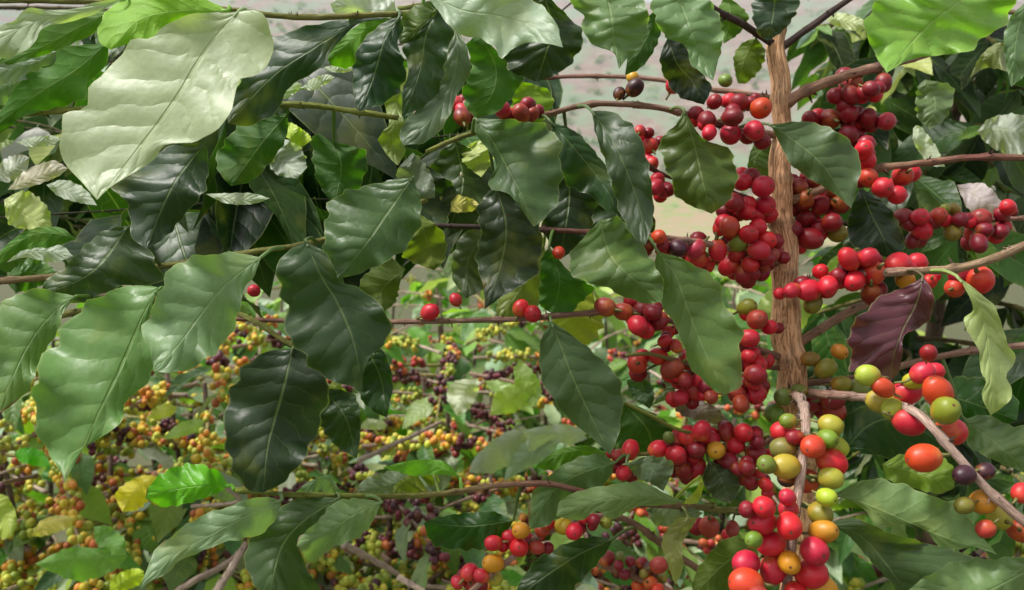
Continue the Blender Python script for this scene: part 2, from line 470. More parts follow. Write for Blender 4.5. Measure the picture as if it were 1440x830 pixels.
# ------------------------------------------------------------------ cherries
def cherry_mesh(name, el, seed):
    rs = np.random.RandomState(seed)
    ns, nr = 18, 14
    v = []; f = []; fm = []
    tw = rs.uniform(0, 6.28)
    for i in range(nr + 1):
        th = math.pi * (i / nr) if i != 1 else .13
        for k in range(ns):
            ph = 2 * math.pi * k / ns
            r = 1 + .03 * math.cos(2 * (ph - tw)) + .02 * math.sin(3 * ph + th * 2 + tw)
            zc = math.cos(th)
            dip = .09 * math.exp(-(th / .22) ** 2) + .07 * math.exp(-((math.pi - th) / .35) ** 2) * -1
            v.append((r * math.sin(th) * math.cos(ph), r * math.sin(th) * math.sin(ph), el * zc - dip))
    for i in range(nr):
        for k in range(ns):
            a, b_ = i * ns + k, i * ns + (k + 1) % ns
            f.append((a, a + ns, b_ + ns, b_)); fm.append(1 if i < 1 else 0)
    o = len(v)
    sv, sf, _ = tube_arrays(np.array([(0, 0, -el * .9), (.05, .02, -el * 1.25), (.02, .05, -el * 1.6)]), np.array([.22, .13, .12]), 6)
    v += [tuple(x) for x in sv]; f += [tuple(i + o for i in q) for q in sf]; fm += [2] * len(sf)
    ob = mesh_obj(name, v, f, None, mats=[M_CH, M_NAVEL, M_STALK], fmat=fm); me = ob.data
    bpy.data.objects.remove(ob)
    return me
CHM = [cherry_mesh('cherry', e, i) for i, e in enumerate([1.2, 1.28, 1.34, 1.15, 1.25])]
CC = {'R': (.53, .013, .028), 'D': (.23, .007, .016), 'O': (.55, .045, .014), 'G': (.15, .19, .025), 'Y': (.36, .35, .03), 'P': (.042, .009, .014),
      'B': (.36, .04, .025), 'A': (.58, .26, .015), 'L': (.22, .19, .02), 'K': (.44, .02, .05)}

INNER = []
def cherries(tile, s, d, data, keys, dz=.010, inner=True):
    """data: string of 'C x y dia' items read in a zoomed view with origin tile and scale s; far ones first"""
    items = []
    for it in data.split(','):
        c, x, y, w = it.split(); px, py, w = tile[0] + float(x) / s, tile[1] + float(y) / s, float(w) / s
        r = w * .5 * d / F * .96
        items.append([px, py, d + rnd.uniform(-dz, dz), min(max(r, .0044), .0094), c])
    for _ in range(40):
        for i in range(len(items)):
            for j in range(i):
                a, b_ = items[i], items[j]
                lat = math.hypot(a[0] - b_[0], a[1] - b_[1]) * d / F
                R = (a[3] + b_[3]) * .95
                if lat < R:
                    need = math.sqrt(R * R - lat * lat); dd = b_[2] - a[2]       # later items nearer
                    if abs(dd) < need:
                        g = (need - abs(dd)) * .26 * (1 if dd >= 0 else -1)
                        a[2] -= g; b_[2] += g
    for px, py, dd, r, c in items:
        if inner and c in 'RDKB' and .45 < d < .7:
            for _q in range(1 if rnd.random() < .75 else 2):
                a_ = rnd.uniform(0, 6.28); k_ = rnd.uniform(.5, 1.15) * r * F / d * 1.6
                INNER.append((P(px + k_ * math.cos(a_), py + k_ * math.sin(a_) * .7, dd + r * rnd.uniform(.9, 1.7)), r * rnd.uniform(.8, .97), CC['D' if rnd.random() < .5 else 'R']))
    for px, py, dd, r, c in items:
        p = P(px, py, dd)
        nb = nearest(p, keys=keys)
        q = Vector(nb[1].path[nb[2]])
        ax = (p - q)
        ax = (ax.normalized() if ax.length > 1e-5 else Vector((0, -1, 0))) + Vector((rnd.gauss(0, .35), rnd.gauss(-.15, .3), rnd.gauss(-.1, .35)))
        ax.z *= .6; ax.normalize()
        ob = bpy.data.objects.new('cherry', rnd.choice(CHM)); COL.objects.link(ob)
        ob.parent = nb[1].o
        k = CC[c]; j = rnd.uniform(.82, 1.15)
        ob.color = (k[0] * j, k[1] * rnd.uniform(.8, 1.25), k[2] * rnd.uniform(.7, 1.4), 1)
        ob.matrix_basis = Matrix.Translation(p) @ ax.to_track_quat('Z', 'Y').to_matrix().to_4x4() @ Matrix.Rotation(rnd.uniform(0, 6.28), 4, 'Z') @ Matrix.Diagonal((r, r, r, 1))

# ------------------------------------------------------------------ ground, field, hillside
def gz(x, y):
    """ground height"""
    if y < 3: z = -.10 * max(y, -8)
    elif y < 58: z = -.3 - (y - 3) * .042
    elif y < 95: z = -2.6
    else: z = 0
    return z
def terrain():
    ys = [-6, -3, -1, 0, 1, 2, 3, 4, 6, 9, 13, 18, 25, 35, 45, 58, 64, 72, 80, 88, 95, 105, 118, 135] + list(np.linspace(150, 700, 90))
    th = np.linspace(-.95, .95, 111)
    v = []
    rs = np.random.RandomState(3)
    ph = rs.uniform(0, 6.28, 12)
    for y in ys:
        for k in th:
            x = math.tan(k) * (max(y, 2) + 6) * .8
            if y <= 95: z = gz(x, y)
            elif y <= 135: z = -2.6 - 9 * ((y - 95) / 40) ** 1.5
            else:
                q = (y - 135)
                z = -11.6 + q * .30 + 8 * math.sin(x * .018 + ph[0]) * min(1, q / 80) + 5 * math.sin(x * .041 + y * .02 + ph[1]) * min(1, q / 60) + 2.2 * math.sin(x * .11 + y * .07 + ph[2]) * min(1, q / 60)
            if y > 1: z += .04 * math.sin(x * 2.1 + ph[3]) * math.sin(y * 1.7) * min(1, y / 10)
            v.append((x, y, z))
    W = len(th); f = []
    for i in range(len(ys) - 1):
        for k in range(W - 1): f.append((i * W + k, i * W + k + 1, (i + 1) * W + k + 1, (i + 1) * W + k))
    m, nt = new_mat('hillside_soil'); b = NB(nt)
    tc = b.n('ShaderNodeTexCoord'); sep = b.n('ShaderNodeSeparateXYZ'); nt.links.new(tc.outputs['Object'], sep.inputs[0])
    Y = sep.outputs[1]
    n1 = b.noise(tc.outputs['Object'], .028, 5, .6); n2 = b.noise(tc.outputs['Object'], .11, 6, .72); n3 = b.noise(tc.outputs['Object'], 6, 4)
    hill = b.mix(b.ramp(n2, .35, .7), (.17, .115, .09, 1), (.31, .23, .19, 1))
    green = b.mix(n2, (.11, .16, .09, 1), (.22, .27, .17, 1))
    hill = b.mix(b.ramp(b.m('ADD', n1, b.m('MULTIPLY', n2, .35)), .63, .74), hill, green)
    n4 = b.noise(tc.outputs['Object'], .55, 5, .7)
    field = b.mix(b.ramp(n4, .46, .62), b.mix(n3, (.27, .20, .125, 1), (.38, .29, .185, 1)), (.22, .28, .10, 1))
    field = b.mix(b.ramp(n2, .56, .64), field, (.12, .20, .06, 1))
    near = b.mix(n3, (.055, .045, .025, 1), (.09, .11, .035, 1))
    c = b.mix(b.ramp(Y, 40, 56), near, field); c = b.mix(b.ramp(Y, 93, 112), c, hill)
    pr = b.n('ShaderNodeBsdfPrincipled'); nt.links.new(c, pr.inputs['Base Color']); pr.inputs['Roughness'].default_value = .95
    out = b.n('ShaderNodeOutputMaterial'); nt.links.new(pr.outputs[0], out.inputs[0])
    o = mesh_obj('ground', v, f, m); o['kind'] = 'structure'; o['label'] = 'bare pinkish hillside with green scrub beyond the coffee slope'
    return o
terrain()

# ------------------------------------------------------------------ the two coffee trees close by
mx, my = P(1120, 700, .68).x, P(1120, 700, .68).y
TREE = thing('coffee_tree', (mx, my, gz(mx, my)), 'coffee tree with bare pale brown trunk and branches of red and green cherries', 'tree')
lx, ly = -.52, .52
LTREE = thing('coffee_tree', (lx, ly, gz(lx, ly)), 'coffee tree with big wavy drooping leaves and no fruit', 'tree')

def trunk(tree, pts, radpx, key, col):
    """main stem from the ground up"""
    w = np.array([Vector(p) for p in pts]); n = 420
    path = spline(w, n); t = np.linspace(0, 1, n)
    cl = np.concatenate([[0], np.cumsum(np.linalg.norm(np.diff(w, axis=0), axis=1))]); rad = np.interp(t, cl / cl[-1], radpx)
    s = np.cumsum(np.concatenate([[0], np.linalg.norm(np.diff(path, axis=0), axis=1)]))
    nd = np.abs(((s + .012 * np.sin(s * 37)) / .047) % 1 - .5) * 2
    path[:, 0] += .0012 * np.sin(s * 61) + .0009 * np.sin(s * 143 + 1)
    rad = rad * (1 + .06 * np.sin(s * 97 + 2)) * (1 + .24 * np.clip((nd - .78) / .22, 0, 1) ** 1.5)
    v = []; u = []; f = []; c = []
    ns = 28
    ridge = nrs.uniform(-1, 1, (ns, 6))
    for i in range(n):
        T = path[min(i + 1, n - 1)] - path[max(i - 1, 0)]; T /= np.linalg.norm(T)
        N = np.cross(T, [0, 1, 0]); N /= np.linalg.norm(N); B = np.cross(T, N)
        for k in range(ns + 1):
            kk = k % ns; a = 2 * math.pi * kk / ns
            rg = .03 * math.sin(kk * 1.9 + s[i] * 14) + .028 * math.sin(kk * 3.7 + s[i] * 31 + ridge[kk, 0]) + .03 * math.sin(kk * .9 + s[i] * 23)
            v.append(tuple(path[i] + (N * math.cos(a) + B * math.sin(a)) * rad[i] * (1 + rg)))
            u.append((k / ns, s[i]))
            sh = 1 - .4 * max(0, (nd[i] - .86) / .14) - .12 * max(0, ridge[kk, 1])
            c.append((col[0] * sh, col[1] * sh, col[2] * sh))
    for i in range(n - 1):
        for k in range(ns): f.append((i * (ns + 1) + k, i * (ns + 1) + k + 1, (i + 1) * (ns + 1) + k + 1, (i + 1) * (ns + 1) + k))
    o = mesh_obj('trunk', v, f, M_BARK, u, c); under(o, tree)
    B = Branch(); B.o = o; B.path = path; B.rad = rad; B.tree = tree; B.key = key; BR[key] = B
    return B
TD = .62
tk = [Vector((mx, my, gz(mx, my) - .03)), Vector((mx, my, .55)), P(1122, 760, .69), P(1119, 640, .65), P(1113, 545, TD), P(1108, 480, TD), P(1105, 420, TD), P(1101, 340, TD),
      P(1100, 260, TD), P(1098, 200, TD), P(1097, 130, TD), P(1094, 60, TD), P(1090, -60, .63), P(1086, -260, .64)]
trunk(TREE, tk, [.017, .015, .0125, .0118, .0112, .0110, .0104, .0090, .0083, .0074, .0070, .0068, .006, .004], 'trunk', (.92, .53, .29))
ltk = [Vector((lx, ly, gz(lx, ly) - .03)), Vector((lx, ly, .7)), Vector((lx - .01, ly, 1.4)), Vector((lx + .01, ly, 2.1))]
trunk(LTREE, ltk, [.02, .015, .011, .004], 'ltrunk', (.36, .24, .15))

BRN = (.44, .25, .16); PNK = (.56, .33, .25); DRK = (.11, .07, .06); OLV = (.34, .34, .08); YGR = (.36, .42, .07); RED = (.33, .13, .10)
branch('u1', TREE, [(1092, 190, .62), (1045, 184, .605), (985, 166, .59), (920, 150, .58), (862, 146, .57), (820, 148, .565), (775, 160, .56), (735, 168, .55), (690, 180, .54), (640, 196, .53), (600, 214, .52)], (5, 3.4), [BRN, RED, PNK, PNK, BRN, OLV, YGR])
branch('u2', TREE, [(1094, 140, .63), (1040, 130, .64), (1000, 126, .645), (930, 113, .65), (850, 107, .66), (760, 110, .67)], (4.2, 2.6), [BRN, PNK, PNK, RED])
branch('u3', TREE, [(1092, 64, .62), (1045, 35, .60), (1000, 10, .58), (930, -45, .55)], (5.5, 4), [DRK, DRK, BRN])
branch('u4', TREE, [(1096, 70, .62), (1130, 45, .61), (1190, 2, .60), (1260, -45, .58)], (5.5, 3.5), [DRK, DRK, DRK])
branch('top', TREE, [(1089, -60, .63), (1020, -45, .57), (900, -32, .52), (780, -28, .5), (680, -14, .49), (590, 8, .48), (560, 12, .48)], (5, 3.2), [BRN, OLV, OLV, YGR])
branch('m1', TREE, [(1100, 372, .62), (1070, 362, .60), (1010, 346, .585), (955, 337, .575), (905, 331, .57), (840, 327, .575), (760, 322, .58), (690, 320, .58), (608, 317, .58)], (5, 3.2), [BRN, PNK, PNK, RED, DRK, DRK])
branch('m0', TREE, [(1099, 300, .63), (1040, 275, .61), (985, 262, .6), (945, 250, .595), (915, 236, .59), (895, 205, .585)], (4, 3), [BRN, DRK, RED])
branch('m2', TREE, [(1107, 505, .62), (1060, 490, .60), (1000, 468, .585), (940, 450, .575), (880, 437, .57), (820, 441, .57), (760, 447, .57), (690, 450, .57), (600, 452, .57), (520, 453, .57), (430, 452, .57), (330, 449, .57)], (5.2, 3), [BRN, RED, RED, PNK, PNK, PNK, RED])
branch('m3', TREE, [(1108, 520, .625), (1060, 515, .60), (1010, 520, .585), (960, 510, .575), (915, 498, .57), (880, 500, .565)], (4, 2.5), [BRN, RED, OLV])
branch('m4', TREE, [(1114, 590, .635), (1080, 622, .61), (1040, 632, .595), (990, 628, .585), (940, 636, .58), (885, 640, .575)], (4.5, 2.5), [BRN, RED, OLV])
branch('r1', TREE, [(1102, 150, .62), (1116, 140, .615), (1150, 121, .61), (1210, 100, .62), (1250, 90, .63), (1330, 70, .65)], (8, 4.5), [BRN, BRN, PNK, RED])
branch('r0', TREE, [(1104, 215, .63), (1130, 196, .64), (1170, 186, .64), (1215, 178, .645), (1262, 172, .65)], (4.5, 3), [BRN, DRK])
branch('r2', TREE, [(1106, 285, .62), (1150, 268, .615), (1195, 250, .60), (1235, 238, .59), (1300, 229, .58), (1370, 222, .57), (1470, 222, .56)], (5.5, 4.5), [BRN, BRN, BRN, RED, BRN])
branch('r3', TREE, [(1106, 330, .63), (1150, 318, .65), (1230, 312, .66), (1300, 306, .66), (1380, 310, .66), (1450, 306, .66)], (4.5, 3.5), [DRK, DRK, BRN, PNK])
branch('r4', TREE, [(1110, 400, .62), (1150, 396, .59), (1200, 386, .57), (1275, 382, .555), (1345, 378, .55), (1400, 362, .545), (1426, 350, .54), (1480, 330, .53)], (6, 6), [BRN, BRN, PNK, (.5, .34, .2), (.5, .34, .2), BRN])
branch('r5', TREE, [(1112, 490, .625), (1135, 476, .62), (1180, 447, .63), (1215, 430, .64), (1280, 412, .66)], (7, 5), [BRN, BRN, DRK])
branch('r6', TREE, [(1114, 540, .63), (1200, 532, .62), (1270, 514, .60), (1320, 502, .59), (1380, 492, .58), (1470, 483, .57)], (5, 4.5), [BRN, BRN, PNK, PNK])
branch('f1', TREE, [(1114, 548, .625), (1170, 556, .56), (1240, 562, .49), (1285, 578, .45), (1312, 602, .435), (1350, 645, .425), (1390, 690, .42), (1440, 735, .415), (1520, 800, .41)], (6, 6.5), [BRN, PNK, (.74, .53, .43), (.74, .53, .43), PNK])
branch('f2', TREE, [(1114, 552, .615), (1126, 562, .54), (1133, 585, .475), (1134, 612, .452), (1128, 660, .44), (1122, 700, .435), (1113, 760, .427), (1105, 830, .422), (1094, 910, .40)], (6.5, 6.5), [BRN, (.74, .53, .43), (.74, .53, .43), PNK])
branch('l1', TREE, [(1118, 735, .685), (1060, 724, .64), (1030, 718, .62), (960, 712, .585), (915, 710, .57), (850, 700, .56), (780, 682, .55), (740, 680, .545), (690, 684, .54), (640, 692, .535), (560, 698, .52), (480, 697, .50), (400, 695, .48), (330, 690, .47)], (5, 3.6), [BRN, OLV, OLV, BRN, RED, BRN, OLV, YGR, YGR])
branch('l2', TREE, [(1120, 880, .69), (1050, 842, .66), (982, 800, .62), (930, 765, .60), (880, 730, .585), (825, 728, .575), (785, 742, .57), (750, 758, .565), (720, 785, .56), (690, 808, .555), (640, 850, .55)], (6, 4), [DRK, BRN, BRN, PNK, PNK])
branch('l3', TREE, [(1120, 905, .69), (1040, 868, .74), (960, 838, .78), (900, 815, .80), (830, 790, .81)], (6, 4), [DRK, RED, BRN])
branch('p1', TREE, [(1116, 610, .64), (1040, 618, .60), (962, 607, .575), (915, 585, .565), (870, 563, .56)], (3.4, 2.4), [OLV, YGR, YGR])
LX = -420
branch('a1', LTREE, [(-430, -10, .56), (-150, 0, .50), (60, 0, .48), (250, 6, .465), (330, 16, .46), (400, 23, .465), (465, 24, .47), (585, 18, .475)], (6, 4), [BRN, OLV, OLV, OLV])
branch('a2', LTREE, [(-410, 190, .56), (-150, 170, .52), (100, 155, .51), (300, 148, .505), (385, 148, .50), (430, 148, .50), (480, 154, .50), (560, 166, .50)], (6, 4), [BRN, OLV, YGR, YGR])
branch('a3', LTREE, [(-410, 430, .58), (-150, 410, .56), (60, 390, .55), (200, 378, .54), (300, 364, .525), (370, 352, .505), (420, 345, .50), (520, 320, .51), (600, 280, .52)], (6, 3.5), [BRN, BRN, OLV, OLV])
branch('a4', LTREE, [(-410, 560, .56), (-150, 500, .55), (60, 450, .54), (220, 420, .53), (330, 440, .515), (400, 480, .49), (460, 520, .49)], (6, 3.5), [BRN, OLV, OLV])

A1, A2, A3, A4 = (0, 0), (350, 0), (700, 0), (1040, 0)
B1, B2, B3, B4 = (0, 270), (350, 270), (700, 270), (1040, 270)
C1, C2, C3, C4 = (0, 530), (350, 530), (700, 530), (1040, 530)
DG = (.030, .070, .034); DG2 = (.045, .095, .04); MG = (.085, .16, .06); PG = (.20, .31, .14); GY = (.24, .32, .23); LIME = (.16, .36, .02); OL = (.14, .19, .03)
# --- upper left
leaf(A1, [(930, 45), (850, 130), (775, 235), (715, 340), (640, 450), (540, 580), (450, 690), (378, 778)],
     [(740, 58), (640, 98), (590, 150), (495, 165), (430, 270), (345, 335), (328, 420), (240, 462), (238, 600), (300, 690)],
     [(1000, 40), (1062, 130), (1050, 230), (1000, 295), (922, 310), (920, 380), (850, 500), (760, 550), (640, 565), (590, 630), (440, 720)], .43, (.40, .44, .29), .25, (.1, -.1), top=True, br='a1', wave=.6)
leaf(A1, [(890, 42), (700, 45), (540, 80), (430, 195)], [(750, 62), (640, 105), (590, 155), (500, 170)], [(780, -10), (600, -40), (470, 0), (385, 90), (390, 165)], .455, (.24, .42, .03), .1, br='a1', top=False)
leaf(A1, [(490, -5), (330, 45), (180, 70), (60, 120), (-90, 200)], [(380, 8), (280, 36), (190, 38), (100, 35), (50, 85), (-20, 110)], [(350, 62), (250, 90), (170, 105), (140, 155), (90, 203), (0, 228)], .46, (.34, .40, .28), .25, (0, 0), br='a1')
leaf(A1, [(440, 40), (300, 110), (150, 190), (-60, 270)], [(330, 50), (250, 80), (170, 100), (130, 170), (60, 205)], [(395, 110), (280, 172), (150, 222), (0, 262)], .475, (.09, .22, .015), -.3, top=False, br='a1', pet=False)
leaf(A1, [(418, 165), (300, 270), (170, 350), (60, 430), (-80, 550)], [(330, 175), (240, 185), (180, 250), (100, 295), (55, 345), (20, 405)], [(422, 235), (388, 280), (340, 330), (325, 385), (230, 420), (100, 450), (0, 520)], .485, (.085, .21, .012), -.3, top=False, br='a2', pet=False)
leaf(A1, [(260, 180), (150, 235), (60, 265), (-60, 285)], [(150, 196), (60, 232), (0, 250)], [(200, 255), (130, 300), (60, 320), (0, 330)], .51, (.26, .32, .31), .3, br='a2', pet=False)
leaf(A1, [(120, 300), (60, 320), (0, 350), (-60, 380)], [(60, 285), (0, 290)], [(60, 360), (10, 410)], .53, (.2, .28, .2), .3, pet=False)
leaf(A2, [(560, 72), (420, 95), (250, 190), (90, 300), (-80, 480)], [(430, 70), (280, 90), (150, 125), (70, 160), (10, 260), (-90, 400)], [(430, 90), (330, 190), (255, 285), (165, 330), (110, 430), (10, 490)], .485, DG, .12, br='a1')
leaf(A2, [(572, 66), (450, 120), (305, 235)], [(480, 70), (400, 115), (330, 180)], [(545, 85), (440, 200), (405, 262), (330, 258)], .495, (.11, .28, .012), -.1, top=False, br='a1')
leaf(A2, [(588, 66), (530, 150), (500, 250), (470, 340), (428, 434)], [(540, 80), (470, 130), (420, 200), (404, 300), (412, 395)], [(602, 120), (578, 160), (600, 230), (612, 290), (590, 350), (520, 405)], .455, DG, .08, (.5, .3), br='a1')
leaf(A2, [(735, 40), (690, 130), (670, 250), (640, 350), (595, 456)], [(640, 125), (598, 180), (622, 270), (600, 350)], [(795, 110), (772, 210), (745, 340), (690, 410)], .462, DG2, .1, (.5, .3), br='top')
leaf(A2, [(742, 30), (660, 100), (586, 172)], [(680, 10), (600, 60), (584, 120)], [(725, 55), (655, 130), (612, 165)], .456, (.11, .16, .04), -.1, br='top')
leaf(A2, [(800, 90), (812, 200), (790, 320), (730, 440), (600, 565)], [(760, 200), (730, 330), (640, 440), (585, 510)], [(850, 190), (860, 290), (815, 360), (765, 480), (690, 552)], .48, (.13, .18, .14), .35, (.2, .1), br='top')
leaf(A2, [(590, 350), (565, 450), (560, 540), (580, 645)], [(530, 400), (545, 480), (505, 540), (545, 612)], [(600, 420), (602, 520), (608, 590)], .52, (.26, .31, .07), .1, pet=False)
leaf(A2, [(578, 45), (470, 40), (315, 15)], [(540, -20), (400, -20)], [(550, 68), (440, 75), (350, 72)], .50, (.42, .46, .43), .5, br='a1')
leaf(A2, [(690, -25), (830, 40), (960, 60), (1100, 100), (1222, 185)], [(760, 75), (820, 132), (930, 162), (985, 220), (1060, 172), (1150, 168)], [(800, -70), (1000, -60), (1110, 0), (1190, 80)], .455, (.30, .38, .29), .35, (.1, .1), br='top')
leaf(A2, [(900, 130), (960, 260), (950, 360), (880, 458)], [(850, 170), (865, 260), (832, 350), (848, 425)], [(985, 220), (1065, 300), (1030, 370), (960, 440)], .49, (.075, .17, .02), -.1, top=False, br='top', pet=False)
leaf(A3, [(180, -30), (210, 100), (190, 200), (150, 320)], [(60, 60), (18, 200), (48, 275)], [(290, 80), (334, 130), (312, 210), (250, 278)], .48, (.03, .06, .02), -.1, br='top')
leaf(A3, [(420, -40), (440, 60), (450, 140), (472, 268)], [(280, 0), (330, 60), (330, 120), (380, 180), (450, 202)], [(560, 0), (587, 80), (562, 170), (500, 232)], .465, (.17, .26, .14), .2, br='top')
leaf(A3, [(640, 40), (590, 130), (545, 210), (495, 294)], [(600, 50), (540, 150), (508, 215)], [(638, 110), (612, 190), (560, 262)], .50, (.05, .12, .02), -.1, top=False, br='top', maxpet=.12)
leaf(A3, [(690, -40), (740, 90), (780, 190), (838, 315)], [(600, 0), (608, 60), (648, 140), (730, 180), (752, 250)], [(820, 0), (862, 70), (877, 150), (862, 222)], .475, (.20, .29, .17), .2, br='top')
leaf(A3, [(660, 150), (700, 250), (760, 320), (802, 408)], [(634, 210), (640, 280), (700, 372)], [(742, 180), (792, 280), (832, 340)], .53, (.02, .035, .015), -.1, pet=False)
leaf(A4, [(140, -40), (130, 60), (110, 160)], [(60, -10), (50, 60), (75, 135)], [(230, 0), (215, 60), (170, 120)], .59, (.05, .08, .06), .1, br='top', maxpet=.1)
leaf(A3, [(1005, 145), (960, 230), (935, 325)], [(950, 170), (918, 220), (925, 290)], [(1042, 200), (1022, 270), (970, 322)], .62, (.16, .2, .03), 0, top=False, br='u3', maxpet=.1)
leaf(A3, [(890, -20), (905, 60), (880, 170)], [(860, 30), (850, 110)], [(975, 60), (940, 130)], .60, (.10, .2, .03), 0, top=False, pet=False)
# --- by the trunk
leaf(A4, [(960, -60), (850, 10), (740, 95), (650, 190), (573, 285)], [(760, -60), (540, 0), (500, 60), (493, 140), (525, 205)], [(1070, -20), (1055, 60), (985, 130), (925, 167), (870, 207), (740, 218), (640, 243)], .46, (.20, .38, .07), .3, (.15, .25), br='u4', maxpet=.15, wave=1.8)
leaf(A4, [(120, 485), (230, 560), (330, 650), (435, 812)], [(250, 473), (350, 498), (430, 550), (473, 640), (457, 725)], [(150, 545), (200, 640), (280, 700), (370, 755)], .56, (.115, .165, .10), .15, (.1, .5), wave=.6)
leaf(A3, [(722, 425), (765, 560), (790, 680), (832, 832)], [(690, 490), (633, 540), (640, 620), (670, 690), (700, 770), (770, 808)], [(800, 540), (890, 573), (928, 650), (922, 740), (880, 798)], .56, (.10, .145, .035), .05, (.4, .4), br='u1')
leaf(None, [(668, 166), (690, 195), (715, 240), (735, 280), (750, 319)], [(670, 190), (690, 215), (697, 235), (686, 262), (715, 273), (735, 297)], [(735, 170), (774, 180), (788, 205), (789, 255), (783, 286), (765, 309)], .52, (.105, .175, .09), .3, (.3, .1), br='u1')
leaf(None, [(775, 172), (800, 200), (830, 235), (855, 270), (870, 302)], [(779, 205), (786, 235), (800, 262), (830, 275), (850, 295)], [(808, 184), (838, 215), (862, 250), (868, 280)], .54, DG2, .1, (.3, .5), br='u1')
leaf(None, [(832, 156), (862, 200), (885, 250), (900, 295), (908, 345)], [(838, 190), (850, 225), (862, 265), (872, 300), (890, 332)], [(862, 158), (892, 180), (908, 215), (916, 260), (919, 305)], .53, (.07, .11, .07), .35, (.2, .2), br='u1', wave=1.4)
leaf(B3, [(395, 110), (440, 250), (520, 330), (638, 428)], [(290, 230), (278, 300), (330, 347), (420, 372), (500, 412), (580, 434)], [(480, 105), (565, 210), (602, 270), (642, 340), (642, 400)], .50, (.14, .20, .07), .25, (.3, .5), br='m1')
leaf(B2, [(960, -30), (1000, 130), (980, 280), (918, 455)], [(890, 60), (902, 160), (884, 260), (912, 370)], [(1120, 100), (1140, 220), (1110, 330), (1010, 392)], .55, (.04, .06, .032), .1, (.5, .1), br='u1', maxpet=.12)
leaf(B3, [(200, 215), (240, 340), (215, 474)], [(170, 260), (163, 350), (165, 440)], [(280, 310), (373, 375), (330, 422), (280, 472)], .56, (.06, .18, .012), -.2, top=False, br='m1', maxpet=.1)
leaf(None, [(775, 452), (790, 490), (805, 530), (828, 580), (858, 640)], [(760, 480), (759, 515), (764, 540), (788, 575), (800, 590), (830, 614)], [(800, 468), (840, 500), (869, 530), (876, 560), (873, 590), (869, 615)], .53, (.09, .145, .075), .1, (.5, .1), br='m2', wave=.6)
leaf(B3, [(622, 232), (690, 320), (730, 430), (770, 540), (815, 640), (887, 790)], [(608, 290), (640, 360), (640, 440), (690, 520), (720, 590), (750, 680), (840, 772)], [(720, 262), (852, 340), (882, 440), (948, 530), (942, 620), (952, 700), (942, 762)], .51, (.155, .225, .08), .15, (.4, .1), br='m1', wave=.8)
leaf(B4, [(715, 330), (690, 430), (640, 530), (600, 640), (588, 740)], [(640, 372), (560, 400), (490, 460), (423, 540), (432, 610), (428, 690), (510, 705), (560, 730)], [(752, 390), (747, 480), (700, 530), (640, 560), (632, 650), (618, 702)], .525, (.10, .030, .040), .1, (.25, .1), br='r4', wave=1.3, label='dull purple withered leaf')
leaf(B4, [(470, -20), (520, 100), (560, 180), (580, 255)], [(430, 80), (418, 170), (480, 235)], [(580, 60), (622, 130), (642, 200), (620, 242)], .64, (.03, .05, .03), .3, br='r2', maxpet=.1, wave=1.6)
leaf(B4, [(850, 330), (930, 440), (960, 540), (970, 640), (985, 740), (978, 870)], [(890, 400), (908, 460), (868, 500), (900, 560), (930, 620), (940, 700), (958, 740), (943, 800)], [(930, 388), (1002, 460), (1032, 560), (1072, 650), (1040, 720), (1062, 800)], .50, (.33, .40, .16), .15, (.1, .3), br='r4')
leaf(C4, [(368, 455), (500, 500), (640, 560), (780, 620), (1003, 693)], [(500, 398), (640, 420), (760, 470), (850, 490), (900, 560), (960, 640)], [(470, 505), (530, 565), (590, 587), (640, 572), (720, 592), (770, 652), (840, 672), (920, 662)], .45, (.21, .28, .15), .3, (.1, .6), br='f2', maxpet=.09, wave=.8)
leaf(C4, [(350, 570), (470, 620), (560, 720), (660, 855)], [(450, 550), (560, 598), (700, 640), (860, 680), (930, 720), (850, 800)], [(430, 625), (500, 705), (580, 790)], .475, (.095, .14, .07), .2, (.1, .5), br='f2', maxpet=.09)
leaf(C4, [(1220, 690), (1050, 790), (900, 850), (650, 835)], [(1100, 700), (980, 708), (860, 715), (735, 772)], [(1150, 880), (950, 930), (800, 890)], .43, (.20, .29, .16), .25, br='f1', pet=False)
leaf(C4, [(870, 165), (1000, 260), (1150, 390)], [(960, 148), (1050, 188), (1140, 215)], [(890, 265), (990, 325), (1100, 370)], .60, (.18, .23, .14), .2, br='r6', maxpet=.1, wave=1.5)
leaf(C4, [(555, 340), (680, 370), (835, 432)], [(640, 298), (760, 308), (832, 350)], [(580, 402), (680, 435), (780, 455)], .56, (.25, .33, .05), .1, pet=False)
leaf(C4, [(400, 300), (500, 190), (620, 165), (790, 260)], [(420, 150), (560, 100), (720, 150)], [(480, 280), (600, 330), (720, 320)], .60, (.035, .08, .035), .1, br='r6', maxpet=.1)
leaf(C4, [(760, 60), (900, 100), (1080, 170)], [(850, 0), (980, 20), (1080, 90)], [(820, 140), (930, 180), (1020, 190)], .61, (.045, .11, .015), 0, br='r6', maxpet=.12)
